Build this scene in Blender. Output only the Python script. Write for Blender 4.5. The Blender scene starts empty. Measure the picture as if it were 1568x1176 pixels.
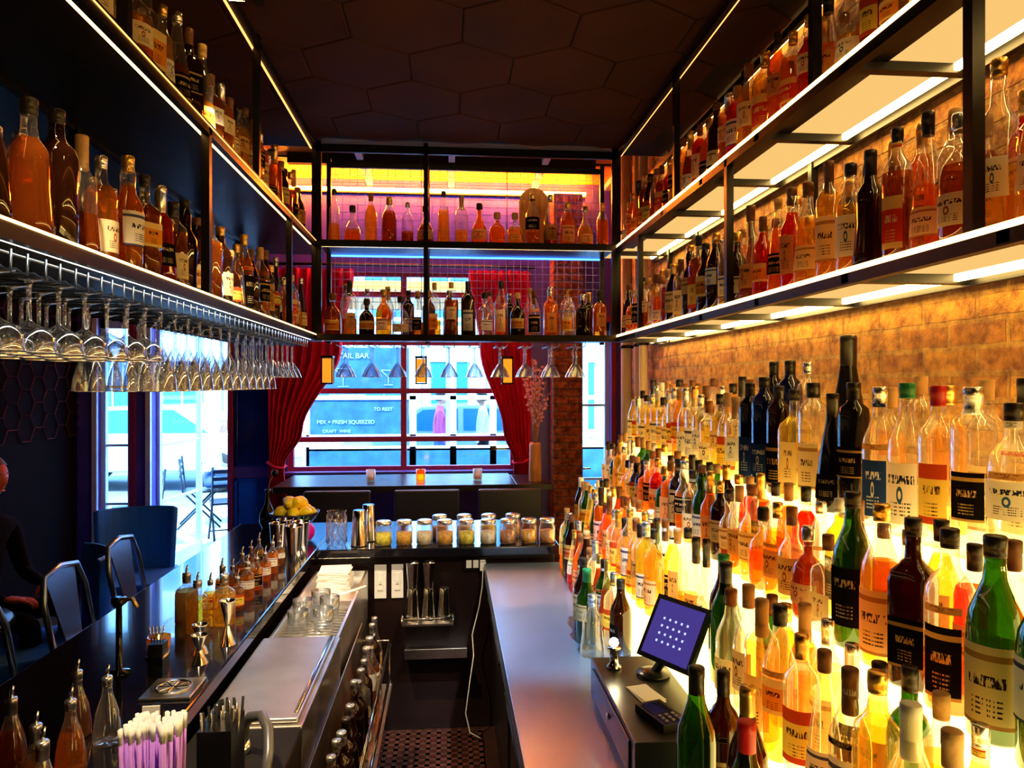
import bpy, math, random
from mathutils import Vector, Matrix
random.seed(11)
H=1.75
sc=bpy.context.scene
pi=math.pi
# ---------------------------------------------------------------- materials
def newmat(n):
    m=bpy.data.materials.new(n); m.use_nodes=True
    nt=m.node_tree; nt.nodes.clear()
    o=nt.nodes.new('ShaderNodeOutputMaterial')
    return m,nt,o
def c4(c): return (c[0],c[1],c[2],1)
def P(n,col,rough=.5,metal=0,bump=0,bs=40,var=0,coat=0,vs=6,em=None,es=0,stretch=None,spec=None):
    m,nt,o=newmat(n); N=nt.nodes; L=nt.links
    b=N.new('ShaderNodeBsdfPrincipled'); L.new(b.outputs[0],o.inputs[0])
    b.inputs['Base Color'].default_value=c4(col); b.inputs['Roughness'].default_value=rough
    b.inputs['Metallic'].default_value=metal; b.inputs['Coat Weight'].default_value=coat
    if spec is not None: b.inputs['Specular IOR Level'].default_value=spec
    if em: b.inputs['Emission Color'].default_value=c4(em); b.inputs['Emission Strength'].default_value=es
    tc=N.new('ShaderNodeTexCoord'); mp=N.new('ShaderNodeMapping'); L.new(tc.outputs['Object'],mp.inputs[0])
    if stretch: mp.inputs['Scale'].default_value=stretch
    if var:
        nz=N.new('ShaderNodeTexNoise'); nz.inputs['Scale'].default_value=vs; nz.inputs['Detail'].default_value=5
        L.new(mp.outputs[0],nz.inputs['Vector'])
        r=N.new('ShaderNodeValToRGB'); L.new(nz.outputs['Fac'],r.inputs[0])
        r.color_ramp.elements[0].position=.3; r.color_ramp.elements[1].position=.7
        r.color_ramp.elements[0].color=c4([x*(1-var) for x in col]); r.color_ramp.elements[1].color=c4([min(1,x*(1+var)) for x in col])
        L.new(r.outputs[0],b.inputs['Base Color'])
        mr=N.new('ShaderNodeMapRange'); L.new(nz.outputs['Fac'],mr.inputs[0])
        mr.inputs[3].default_value=max(.02,rough*(1-var*.6)); mr.inputs[4].default_value=min(1,rough*(1+var*.6))
        L.new(mr.outputs[0],b.inputs['Roughness'])
    if bump:
        n2=N.new('ShaderNodeTexNoise'); n2.inputs['Scale'].default_value=bs; n2.inputs['Detail'].default_value=4
        L.new(mp.outputs[0],n2.inputs['Vector'])
        bm=N.new('ShaderNodeBump'); bm.inputs['Strength'].default_value=bump; bm.inputs['Distance'].default_value=.01
        L.new(n2.outputs['Fac'],bm.inputs['Height']); L.new(bm.outputs[0],b.inputs['Normal'])
    return m
def EM(n,col,s):
    m,nt,o=newmat(n); e=nt.nodes.new('ShaderNodeEmission')
    e.inputs[0].default_value=c4(col); e.inputs[1].default_value=s
    nt.links.new(e.outputs[0],o.inputs[0]); return m
def GL(n,col,dens=.3,rough=.03,dif=None,refl=.75,edge=.35,base=.08,pwr=3.2,fblend=.35):
    m,nt,o=newmat(n); N=nt.nodes; L=nt.links
    t=N.new('ShaderNodeBsdfTransparent'); t.inputs[0].default_value=c4(col)
    tl=N.new('ShaderNodeBsdfTranslucent'); tl.inputs[0].default_value=c4(dif or col)
    df=N.new('ShaderNodeBsdfDiffuse'); df.inputs[0].default_value=c4([q*.8 for q in (dif or col)])
    mx0=N.new('ShaderNodeMixShader'); mx0.inputs[0].default_value=.4
    L.new(tl.outputs[0],mx0.inputs[1]); L.new(df.outputs[0],mx0.inputs[2])
    lw=N.new('ShaderNodeLayerWeight'); lw.inputs[0].default_value=fblend
    ma=N.new('ShaderNodeMath'); ma.operation='MULTIPLY_ADD'; ma.use_clamp=True
    ma.inputs[1].default_value=edge; ma.inputs[2].default_value=dens
    L.new(lw.outputs['Facing'],ma.inputs[0])
    mx=N.new('ShaderNodeMixShader'); L.new(ma.outputs[0],mx.inputs[0]); L.new(t.outputs[0],mx.inputs[1]); L.new(mx0.outputs[0],mx.inputs[2])
    g=N.new('ShaderNodeBsdfGlossy'); g.inputs['Roughness'].default_value=rough; g.inputs[0].default_value=(1,1,1,1)
    lw2=N.new('ShaderNodeLayerWeight'); lw2.inputs[0].default_value=.5
    pw=N.new('ShaderNodeMath'); pw.operation='POWER'; L.new(lw2.outputs['Facing'],pw.inputs[0]); pw.inputs[1].default_value=pwr
    m3=N.new('ShaderNodeMath'); m3.operation='MULTIPLY_ADD'; m3.use_clamp=True; L.new(pw.outputs[0],m3.inputs[0]); m3.inputs[1].default_value=refl; m3.inputs[2].default_value=base
    m2=N.new('ShaderNodeMixShader'); L.new(m3.outputs[0],m2.inputs[0]); L.new(mx.outputs[0],m2.inputs[1]); L.new(g.outputs[0],m2.inputs[2])
    L.new(m2.outputs[0],o.inputs[0]); return m
def LABEL(n,paper,ink,band,style=0):
    m,nt,o=newmat(n); N=nt.nodes; L=nt.links
    def M(op,a,b=None,c=None):
        x=N.new('ShaderNodeMath'); x.operation=op
        for i,q in enumerate((a,b,c)):
            if q is None: continue
            if isinstance(q,(int,float)): x.inputs[i].default_value=q
            else: L.new(q,x.inputs[i])
        return x.outputs[0]
    uv=N.new('ShaderNodeUVMap'); s=N.new('ShaderNodeSeparateXYZ'); L.new(uv.outputs[0],s.inputs[0])
    u,v=s.outputs[0],s.outputs[1]; fu=M('FRACT',u)
    def rng(q,a,b): return M('MULTIPLY',M('GREATER_THAN',q,a),M('LESS_THAN',q,b))
    def glyph(fu_,fv,seedmul,th):
        cb=N.new('ShaderNodeCombineXYZ'); L.new(M('MULTIPLY',u,fu_),cb.inputs[0]); L.new(M('MULTIPLY',v,fv),cb.inputs[1]); cb.inputs[2].default_value=seedmul
        nz=N.new('ShaderNodeTexNoise'); nz.inputs['Scale'].default_value=1.0; nz.inputs['Detail'].default_value=3; L.new(cb.outputs[0],nz.inputs['Vector'])
        return M('GREATER_THAN',nz.outputs['Fac'],th)
    t0=(.50,.64) if style!=1 else (.66,.80)
    title=M('MULTIPLY',M('MULTIPLY',glyph(32,9,1.3,.50),rng(v,*t0)),rng(fu,.22,.78))
    fine=M('MULTIPLY',glyph(60,2,7.7,.5),M('MULTIPLY',rng(v,.14,.38),M('MULTIPLY',rng(fu,.28,.72),rng(M('FRACT',M('MULTIPLY',v,16.0)),.3,.7))))
    ink_m=M('MAXIMUM',title,fine)
    if style==0: bd=M('MAXIMUM',rng(v,.82,.90),M('LESS_THAN',v,.05))
    elif style==1:
        dx=M('MULTIPLY',M('SUBTRACT',fu,.5),2.2); dy=M('SUBTRACT',v,.48); d=M('SQRT',M('ADD',M('MULTIPLY',dx,dx),M('MULTIPLY',dy,dy))); bd=rng(d,.07,.14)
    else: bd=M('MAXIMUM',M('GREATER_THAN',v,.75),M('LESS_THAN',v,.12))
    mx=N.new('ShaderNodeMix'); mx.data_type='RGBA'; L.new(ink_m,mx.inputs['Factor']); mx.inputs['A'].default_value=c4(paper); mx.inputs['B'].default_value=c4(ink)
    m3=N.new('ShaderNodeMix'); m3.data_type='RGBA'; L.new(bd,m3.inputs['Factor']); L.new(mx.outputs['Result'],m3.inputs['A']); m3.inputs['B'].default_value=c4(band)
    b=N.new('ShaderNodeBsdfDiffuse'); L.new(m3.outputs['Result'],b.inputs[0])
    t=N.new('ShaderNodeBsdfTranslucent'); L.new(m3.outputs['Result'],t.inputs[0])
    ms=N.new('ShaderNodeMixShader'); ms.inputs[0].default_value=.35; L.new(b.outputs[0],ms.inputs[1]); L.new(t.outputs[0],ms.inputs[2])
    L.new(ms.outputs[0],o.inputs[0]); return m
def BRICK(n,c1,c2,mort,axes='YZ'):
    m,nt,o=newmat(n); N=nt.nodes; L=nt.links
    tc=N.new('ShaderNodeTexCoord'); s=N.new('ShaderNodeSeparateXYZ'); L.new(tc.outputs['Object'],s.inputs[0])
    cb=N.new('ShaderNodeCombineXYZ'); ax={'X':0,'Y':1,'Z':2}
    if axes=='XY+Z':
        ad=N.new('ShaderNodeMath'); L.new(s.outputs[0],ad.inputs[0]); L.new(s.outputs[1],ad.inputs[1]); L.new(ad.outputs[0],cb.inputs[0])
    else: L.new(s.outputs[ax[axes[0]]],cb.inputs[0])
    L.new(s.outputs[2],cb.inputs[1])
    nz0=N.new('ShaderNodeTexNoise'); nz0.inputs['Scale'].default_value=14; L.new(tc.outputs['Object'],nz0.inputs['Vector'])
    va=N.new('ShaderNodeVectorMath'); va.operation='MULTIPLY_ADD'; L.new(nz0.outputs['Color'],va.inputs[0]); va.inputs[1].default_value=(.012,.012,0); L.new(cb.outputs[0],va.inputs[2])
    br=N.new('ShaderNodeTexBrick'); L.new(va.outputs[0],br.inputs['Vector'])
    br.inputs['Scale'].default_value=1; br.inputs['Brick Width'].default_value=.20; br.inputs['Row Height'].default_value=.066
    br.inputs['Mortar Size'].default_value=.008; br.inputs['Mortar Smooth'].default_value=.3
    br.inputs['Color1'].default_value=c4(c1); br.inputs['Color2'].default_value=c4(c2); br.inputs['Mortar'].default_value=c4(mort)
    nz=N.new('ShaderNodeTexNoise'); nz.inputs['Scale'].default_value=22; nz.inputs['Detail'].default_value=7; nz.inputs['Roughness'].default_value=.65; L.new(tc.outputs['Object'],nz.inputs['Vector'])
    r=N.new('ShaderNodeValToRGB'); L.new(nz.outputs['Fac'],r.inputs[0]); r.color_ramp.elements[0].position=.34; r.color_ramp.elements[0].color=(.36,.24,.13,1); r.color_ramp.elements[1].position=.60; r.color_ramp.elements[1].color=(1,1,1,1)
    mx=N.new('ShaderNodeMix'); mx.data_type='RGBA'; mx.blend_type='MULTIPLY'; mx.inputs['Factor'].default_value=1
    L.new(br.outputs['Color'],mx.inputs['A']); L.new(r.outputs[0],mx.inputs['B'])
    b=N.new('ShaderNodeBsdfPrincipled'); b.inputs['Roughness'].default_value=.6; L.new(mx.outputs['Result'],b.inputs['Base Color'])
    sb=N.new('ShaderNodeMath'); sb.operation='MULTIPLY_ADD'; L.new(br.outputs['Fac'],sb.inputs[0]); sb.inputs[1].default_value=-1.6; L.new(nz.outputs['Fac'],sb.inputs[2])
    bm=N.new('ShaderNodeBump'); bm.inputs['Strength'].default_value=1; bm.inputs['Distance'].default_value=.024
    L.new(sb.outputs[0],bm.inputs['Height']); L.new(bm.outputs[0],b.inputs['Normal']); L.new(b.outputs[0],o.inputs[0]); return m
BLACK=P('black_steel',(.012,.010,.010),.35,.3,var=.3)
BLKPL=P('black_plastic',(.01,.01,.012),.3)
BLKRUB=P('black_rubber',(.012,.012,.012),.7,bump=.2)
STEEL=P('brushed_steel',(.42,.56,.82),.30,.8,var=.10,vs=2.5,bump=.02,bs=14)
STEELL=P('cooler_lid_steel',(.85,.84,.82),.34,1,var=.12,vs=5,bump=.03,bs=30)
STEELW=P('steel_worn',(.6,.56,.5),.32,1,var=.25,vs=9,bump=.04,bs=60)
CHROME=P('chrome',(.88,.88,.9),.12,1)
WIRE=P('rack_wire',(.25,.30,.40),.3,1)
DKPANEL=P('dark_panel',(.022,.011,.010),.35,var=.4,vs=3)
BARTOP=P('bar_top_gloss',(.010,.010,.016),.11,0,var=.3,coat=.5)
WALLP=P('purple_blue_paint',(.16,.12,.46),.4,var=.2,vs=4)
WALLD=P('dark_wall_paint',(.008,.005,.005),.95,var=.3,spec=.1)
CEIL=P('ceiling_hex_brown',(.050,.016,.006),.75,var=.25,vs=3,bump=.1,spec=.2)
CEILG=P('ceiling_gap',(.008,.003,.002),.8)
COPPER=P('orange_ceiling',(.95,.33,.025),.5,var=.15)
WHITEP=P('white_paint',(.85,.87,.9),.45,var=.05)
BLUEPAN=P('blue_gloss_panel',(.008,.045,.30),.16,var=.6,vs=2.5,coat=.5)
REDC=P('red_curtain',(.88,.012,.06),.7,bump=.15,bs=120,var=.1)
LATT=P('lattice_brown',(.10,.02,.014),.8,spec=.2)
WINFR=P('window_frame_red',(.5,.06,.14),.4)
TABLE=P('dark_wood',(.03,.018,.015),.3,var=.4,stretch=(1,8,1))
WOODV=P('vase_wood',(.7,.33,.12),.5,var=.3,stretch=(6,6,1))
FLOORM=P('floor_dark_tile',(.05,.022,.016),.35,var=.5)
MAT=P('rubber_mat_red',(.07,.018,.010),.7,var=.3)
WHITEPL=P('white_plastic',(.85,.85,.82),.35)
PAPER=P('white_paper',(.88,.86,.8),.8)
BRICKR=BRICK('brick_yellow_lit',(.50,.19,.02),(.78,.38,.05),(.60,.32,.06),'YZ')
BRICKP=BRICK('brick_pier',(.60,.16,.04),(.72,.24,.06),(.35,.18,.1),'XY+Z')
LEDW=EM('led_warm_white',(1,.68,.22),13)
LEDF=EM('led_warm_front',(1,.66,.26),10)
LEDL=EM('led_warm_thin',(1,.55,.16),5)
LEDT=EM('led_amber_dim',(1,.42,.12),1.2)
LEDC=EM('led_neutral_white',(1,.93,.75),7)
LEDO=EM('led_orange',(1,.26,.012),95)
LEDB=EM('led_blue',(.07,.18,1),9)
LEDB2=EM('led_blue_dim',(.06,.25,1),3)
STEP=EM('lit_acrylic_step',(1,.72,.23),2.3)
SHLIT=EM('lit_acrylic_shelf',(1,.62,.22),.5)
FLAME=EM('candle_glow',(1,.5,.08),5)
AMBERL=EM('amber_lantern',(1,.36,.03),.6)
GLASS=GL('clear_glass',(.96,.96,.95),.03,.02,(1,.93,.8),.85,.12,.10,2.6)
WGLASS=GL('stem_glass',(.92,.95,1),.02,.015,(.8,.9,1),.95,.30,.16,1.8)
PANE=GL('window_pane',(.97,.99,1),.0,.02,(.8,.9,1),.35,.001,.03,4)
LIQ={
'amber':GL('liquor_amber',(1,.46,.06),.24,.03,(1,.40,.04)),
'gold':GL('liquor_gold',(1,.72,.16),.18,.03,(1,.64,.10)),
'pale':GL('liquor_pale',(1,.88,.42),.10,.03,(1,.82,.30)),
'red':GL('liquor_red',(.85,.12,.02),.28,.03,(.8,.08,.02)),
'dark':GL('bottle_dark',(.16,.05,.02),.5,.04,(.08,.024,.01)),
'brown':GL('liquor_brown',(.65,.21,.04),.36,.03,(.5,.14,.02)),
'clear':GL('liquor_clear',(.97,.96,.92),.05,.02,(1,.93,.75),.85,.18,.10,2.6),
'green':GL('bottle_green',(.18,.40,.04),.38,.03,(.05,.15,.015)),
'blue':GL('bottle_blue',(.04,.1,.4),.6,.04,(.01,.03,.18)),
'yellow':GL('liquor_yellow',(1,.88,.2),.3,.04,(1,.78,.08)),
'black':P('bottle_black',(.01,.009,.009),.12,coat=.4),
'oil':GL('bitters_brown',(.6,.3,.1),.45,.04,(.5,.2,.05)),
}
LAB={
'cream':LABEL('label_cream',(.86,.68,.38),(.06,.03,.02),(.5,.28,.1)),
'cream2':LABEL('label_cream_emblem',(.88,.76,.48),(.10,.03,.02),(.45,.12,.03),1),
'white':LABEL('label_white',(.88,.86,.8),(.03,.04,.08),(.1,.12,.25)),
'white2':LABEL('label_white_emblem',(.88,.86,.8),(.03,.04,.08),(.05,.15,.4),1),
'red':LABEL('label_red',(.7,.07,.02),(.9,.75,.4),(.85,.6,.2),2),
'black':LABEL('label_black',(.015,.013,.013),(.75,.55,.25),(.6,.42,.15)),
'black2':LABEL('label_black_plain',(.02,.016,.015),(.8,.7,.5),(.015,.013,.013),1),
'orange':LABEL('label_orange',(.85,.36,.05),(.08,.02,.01),(.9,.7,.3),2),
'tan':LABEL('label_tan',(.65,.38,.14),(.05,.02,.01),(.25,.1,.04),1),
'yellow':LABEL('label_yellow',(.9,.7,.15),(.1,.05,.02),(.6,.1,.03),2),
'green':LABEL('label_green',(.04,.22,.07),(.85,.8,.5),(.7,.6,.25),1),
'blue':LABEL('label_blue',(.03,.07,.25),(.8,.85,.9),(.6,.65,.7),1),
}
CAP={'black':P('cap_black',(.025,.018,.015),.35),'cork':P('cap_cork',(.55,.33,.14),.8,bump=.3),'red':P('cap_red',(.6,.02,.02),.35),
'gold':P('cap_gold',(.8,.5,.14),.3,.9),'silver':P('cap_silver',(.75,.75,.77),.25,.9),'green':P('cap_green',(.02,.25,.08),.4),'wood':P('cap_wood',(.3,.12,.03),.5),'white':P('cap_white',(.8,.8,.76),.4),'brown':P('cap_brown',(.18,.07,.025),.5)}

# ---------------------------------------------------------------- mesh builder
class MB:
    def __init__(s): s.v=[];s.f=[];s.m=[];s.s=[];s.uv=[];s.mats=[]
    def mi(s,mat):
        if mat not in s.mats: s.mats.append(mat)
        return s.mats.index(mat)
    def add(s,vs,fs,mat,sm=False,M=None,uvs=None):
        o=len(s.v)
        for p in vs:
            p=Vector(p); s.v.append(M@p if M else p)
        for k,f in enumerate(fs):
            s.f.append([i+o for i in f]); s.m.append(s.mi(mat[k] if isinstance(mat,list) else mat)); s.s.append(sm)
            s.uv.append(uvs[k] if uvs else [(0,0)]*len(f))
    def box(s,x0,x1,y0,y1,z0,z1,mat,M=None):
        vs=[(x,y,z) for z in(z0,z1) for y in(y0,y1) for x in(x0,x1)]
        s.add(vs,[(0,2,3,1),(4,5,7,6),(0,1,5,4),(2,6,7,3),(0,4,6,2),(1,3,7,5)],mat,False,M)
    def lathe(s,prof,mat,seg=16,M=None,n=None,closed=True,a0=0,a1=2*pi,uvmode=False,uo=0,sm=True):
        full=abs(a1-a0-2*pi)<1e-6; k=seg if full else seg+1
        vs=[]
        for i,(r,z) in enumerate(prof):
            nn=(n[i] if isinstance(n,list) else n) or 2
            for j in range(k):
                a=a0+(a1-a0)*j/seg; c,t=math.cos(a),math.sin(a)
                q=1 if nn==2 else 1/((abs(c)**nn+abs(t)**nn)**(1/nn))
                vs.append((r*q*c,r*q*t,z))
        fs=[];ml=[];uvs=[]
        for i in range(len(prof)-1):
            for j in range(seg):
                j2=(j+1)%k if full else j+1
                fs.append((i*k+j,i*k+j2,(i+1)*k+j2,(i+1)*k+j)); ml.append(mat[i] if isinstance(mat,list) else mat)
                u0,u1=j/seg,(j+1)/seg; v0=i/(len(prof)-1); v1=(i+1)/(len(prof)-1)
                if u1>=1: u1=.9999
                v1=min(v1,.9999)
                uvs.append([(uo+u0,v0),(uo+u1,v0),(uo+u1,v1),(uo+u0,v1)])
        if full and closed:
            if prof[0][0]>1e-5: fs.append(tuple(range(k-1,-1,-1))); ml.append(mat[0] if isinstance(mat,list) else mat); uvs.append([(0,0)]*k)
            if prof[-1][0]>1e-5: fs.append(tuple((len(prof)-1)*k+j for j in range(k))); ml.append(mat[-1] if isinstance(mat,list) else mat); uvs.append([(0,0)]*k)
        s.add(vs,fs,ml,sm,M,uvs)
    def tube(s,pts,r,mat,seg=6,M=None,cap=True):
        pts=[Vector(p) for p in pts]; n=len(pts); rr=r if isinstance(r,list) else [r]*n
        vs=[];prev=None
        for i,p in enumerate(pts):
            t=(pts[min(i+1,n-1)]-pts[max(i-1,0)]).normalized()
            if prev is None:
                a=Vector((0,0,1)) if abs(t.z)<.9 else Vector((1,0,0)); x=t.cross(a).normalized()
            else:
                x=(prev-t*prev.dot(t)).normalized()
            prev=x; y=t.cross(x)
            for j in range(seg):
                an=2*pi*j/seg; vs.append(p+(x*math.cos(an)+y*math.sin(an))*rr[i])
        fs=[(i*seg+j,i*seg+(j+1)%seg,(i+1)*seg+(j+1)%seg,(i+1)*seg+j) for i in range(n-1) for j in range(seg)]
        if cap: fs+= [tuple(range(seg-1,-1,-1)),tuple((n-1)*seg+j for j in range(seg))]
        s.add(vs,fs,mat,True,M)
    def ball(s,c,r,mat,seg=12,M=None):
        rx,ry,rz=r if isinstance(r,(tuple,list)) else (r,r,r)
        k=max(6,seg//2); pr=[(math.sin(pi*i/k),-math.cos(pi*i/k)) for i in range(k+1)]
        pr[0]=(0.001,-1);pr[-1]=(0.001,1)
        T=Matrix.Translation(c)@Matrix.Diagonal((rx,ry,rz,1))
        s.lathe(pr,mat,seg,(M@T) if M else T)
    def build(s,name,parent=None,bevel=0,M=None):
        me=bpy.data.meshes.new(name)
        if parent is None and s.v:
            xs=[p.x for p in s.v];ys=[p.y for p in s.v];zs=[p.z for p in s.v]
            o=Vector(((min(xs)+max(xs))/2,(min(ys)+max(ys))/2,min(zs)))
        else: o=Vector((0,0,0))
        me.from_pydata([p-o for p in s.v],[],s.f)
        for m in s.mats: me.materials.append(m)
        me.polygons.foreach_set('material_index',s.m); me.polygons.foreach_set('use_smooth',s.s)
        ul=me.uv_layers.new(name='UVMap'); flat=[]
        for f in s.uv:
            for q in f: flat+= [q[0],q[1]]
        ul.data.foreach_set('uv',flat)
        me.update(); ob=bpy.data.objects.new(name,me); sc.collection.objects.link(ob); ob.location=o
        if parent: ob.parent=parent
        if bevel:
            b=ob.modifiers.new('bevel','BEVEL'); b.width=bevel; b.segments=2; b.limit_method='ANGLE'; b.angle_limit=.9
        return ob
def T(x,y,z,rz=0,rx=0,ry=0): return Matrix.Translation((x,y,z))@Matrix.Rotation(rz,4,'Z')@Matrix.Rotation(rx,4,'X')@Matrix.Rotation(ry,4,'Y')

# ---------------------------------------------------------------- bottles
SH={
'round':[(0,.9,2),(.015,1,2),(.30,1,2),(.58,1,2),(.65,.93,2),(.70,.72,2),(.745,.42,2),(.79,.36,2),(.90,.34,2)],
'wine':[(0,.9,2),(.015,1,2),(.3,1,2),(.52,1,2),(.60,.92,2),(.68,.66,2),(.75,.45,2),(.82,.38,2),(.90,.37,2)],
'square':[(0,.9,6),(.015,.98,6),(.3,.98,6),(.60,.98,6),(.655,.9,4),(.69,.62,3),(.73,.40,2),(.8,.36,2),(.9,.36,2)],
'slim':[(0,.9,2),(.012,1,2),(.3,1,2),(.64,1,2),(.70,.9,2),(.74,.6,2),(.78,.42,2),(.84,.36,2),(.91,.36,2)],
'squat':[(0,.8,2),(.03,1,2),(.25,1.02,2),(.48,1,2),(.58,.85,2),(.66,.5,2),(.70,.3,2),(.78,.26,2),(.84,.28,2)],
'decant':[(0,.75,2),(.04,.95,2),(.2,1,2),(.36,.92,2),(.5,.62,2),(.6,.36,2),(.68,.25,2),(.76,.23,2),(.82,.26,2)],
'cone':[(0,.95,2),(.02,1,2),(.2,.95,2),(.45,.78,2),(.58,.6,2),(.68,.45,2),(.76,.36,2),(.82,.33,2),(.9,.33,2)],
'tall':[(0,.9,2),(.01,1,2),(.3,1,2),(.74,1,2),(.80,.9,2),(.84,.5,2),(.87,.42,2),(.9,.4,2),(.93,.4,2)],
'bell':[(0,.98,2),(.02,1.05,2),(.12,1.0,2),(.35,.86,2),(.52,.84,2),(.62,.78,2),(.70,.42,2),(.78,.34,2),(.90,.34,2)],
'bulge':[(0,.8,2),(.02,.9,2),(.25,.92,2),(.45,1.0,2),(.56,.92,2),(.66,.5,2),(.72,.46,2),(.80,.5,2),(.90,.36,2)],
}
def bottle(mb,x,y,z,kind='round',h=.3,r=.037,liq='amber',lab='cream',cap='black',rot=pi,seg=14,fill=None,lz=None):
    pr=SH[kind]; L=LIQ[liq]; dark=liq in('dark','green','black','blue')
    body=[(a[1]*r,a[0]*h) for a in pr]; nn=[a[2] for a in pr]
    if fill is None: fill=random.choice([.3,.45,.6,.66,.72,.8])
    ms=[]
    for i in range(len(pr)-1):
        ms.append(L if (dark or pr[i+1][0]<=fill+.06) else GLASS)
    M=T(x,y,z,rot)
    mb.lathe(body,ms,seg,M,nn)
    zt=pr[-1][0]*h; rn=pr[-1][1]*r
    C=CAP[cap]
    if kind in('squat','decant'):
        mb.lathe([(rn*1.25,zt),(rn*1.5,zt+.006),(rn*1.5,zt+.03),(rn*1.2,zt+.036)],C,seg,M)
        mb.lathe([(rn*1.15,zt-.01),(rn*1.15,zt)],GLASS,seg,M)
    else:
        cl=random.choice([.012,.02,.03,.06])*h/.3; ht=min(h,zt+.020)
        mb.lathe([(rn*1.04,zt-cl),(rn*1.08,zt-cl+.004),(rn*1.08,zt+.0),(rn*1.12,zt),(rn*1.12,ht-.002),(rn*1.0,ht)],C,seg,M)
    if lab:
        if lz: a,b=lz
        elif kind in('squat','decant','cone','bell'): a,b=random.choice([(.12,.36),(.10,.30),(.18,.40)])
        else: a,b=random.choice([(.14,.5),(.12,.40),(.22,.50),(.30,.52),(.08,.46)])
        hw=random.choice([1.25,1.0,.75]) if kind!='square' else random.choice([.72,.6])
        k=3; pts=[]
        def rad(t):
            for q in range(len(pr)-1):
                if pr[q][0]<=t<=pr[q+1][0]:
                    s=(t-pr[q][0])/(pr[q+1][0]-pr[q][0]); return pr[q][1]*(1-s)+pr[q+1][1]*s
            return 1
        for q in range(k+1):
            t=a+(b-a)*q/k; pts.append((rad(t)*r*1.02+.0006,t*h))
        mb.lathe(pts,LAB[lab],10,M,[6 if kind=='square' else 2]*(k+1),False,-hw,hw,True,random.randint(0,60))
        if random.random()<.25 and kind in('round','slim','tall','wine'):
            mb.lathe([(rad(.84)*r*1.06,.82*h),(rad(.86)*r*1.06,.86*h)],LAB[lab],10,M,None,False,-1.2,1.2,True,random.randint(0,60))
        if random.random()<.2 and kind in('round','wine'):
            mb.lathe([(r*1.02,.53*h),(r*1.02,.57*h)],LAB[random.choice(['red','black','tan'])],10,M,None,False,-.8,.8,True,0)
PAL_WARM=[('amber',5),('gold',4),('red',2),('brown',4),('dark',2)]
PAL_LEFT=[('brown',5),('dark',8),('amber',2),('red',1),('gold',1)]
PAL_CLEAR=[('clear',7),('pale',4),('gold',1),('dark',1)]
PAL_GOLD=[('gold',5),('amber',4),('pale',3),('yellow',2),('clear',3),('red',1),('green',2),('brown',2),('dark',1)]
PAL_TIER2=[('amber',5),('gold',3),('red',2),('brown',4),('green',2),('clear',2),('pale',1),('dark',2)]
def wch(p): return random.choices([a for a,_ in p],[b for _,b in p])[0]
LABW=['cream','cream','cream2','cream2','white','white2','black','black2','orange','red','yellow','tan','tan']
def rnd_bottle(mb,x,y,z,pal,rot,seg=12,hr=(.25,.33),rr=(.032,.042),kinds=('round','round','wine','square','slim','squat','cone','bell','bulge'),labs=LABW,capl=('black','black','brown','cork','gold','wood','gold','silver'),rmax=.0475,lp=.9):
    k=random.choice(kinds); h=random.uniform(*hr); r=random.uniform(*rr)
    if k=='squat': h*=.82; r*=1.15
    if k=='decant': h*=.8; r*=1.3
    if k=='tall': r*=.9
    bottle(mb,x,y,z,k,h,min(r,rmax),wch(pal),random.choice(labs) if random.random()<lp else None,random.choice(capl),rot+random.uniform(-.3,.3),seg)
def row_obj(name,pts,pal,rot,**kw):
    mb=MB()
    for p in pts: rnd_bottle(mb,p[0],p[1],p[2],pal,rot,**kw)
    return mb.build(name)

# ---------------------------------------------------------------- room shell
XL,XR=-3.1,1.30
def wall(name,boxes,mat,bevel=0):
    mb=MB()
    for b in boxes: mb.box(*b,mat)
    return mb.build(name,bevel=bevel)
wall('floor',[(XL-.1,1.9,-1.2,6.45,-.1,0)],FLOORM)
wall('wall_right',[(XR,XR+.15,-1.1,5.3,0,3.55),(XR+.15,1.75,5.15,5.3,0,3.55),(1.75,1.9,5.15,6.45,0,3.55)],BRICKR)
wall('wall_left',[(XL-.15,XL,-1.1,6.45,0,3.55)],WALLD)
wall('wall_back',[(XL-.15,1.9,-1.2,-1.1,0,3.55)],WALLD)
F0,F1=6.3,6.45
wall('wall_front',[(XL,-2.93,F0,F1,0,3.55),(-2.67,-2.5,F0,F1,0,3.55),(-1.87,-1.38,F0,F1,0,3.55),(.585,1.14,F0,F1,0,3.55),(1.435,1.75,F0,F1,0,3.55),
 (-2.93,-2.67,F0,F1,2.3,3.55),(-2.5,-1.87,F0,F1,2.3,3.55),(-1.38,.585,F0,F1,2.72,3.55),(-1.38,.585,F0,F1,0,1.0),(1.14,1.435,F0,F1,2.3,3.55)],WALLP)
mb=MB()
for (z0,z1) in((.1,.95),(1.05,2.2)):
    for b in((-1.82,-1.79,z0,z1),(-1.5,-1.47,z0,z1)): mb.box(b[0],b[1],F0-.02,F0,b[2],b[3],BLUEPAN)
    mb.box(-1.82,-1.47,F0-.02,F0,z0,z0+.03,BLUEPAN); mb.box(-1.82,-1.47,F0-.02,F0,z1-.03,z1,BLUEPAN)
    mb.box(-1.79,-1.5,F0-.008,F0,z0+.03,z1-.03,BLUEPAN)
mb.build('trim_1',bevel=.004)
wall('brick_pier',[(.89,1.14,6.08,6.298,0,3.38)],BRICKP)
mb=MB(); mb.box(XL,1.3,-1.1,4.2,3.11,3.2,CEILG); mb.box(XL,1.75,4.14,4.2,3.2,3.55,CEILG)
s=.25
dx=s*math.sqrt(3); dy=1.5*s
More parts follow.
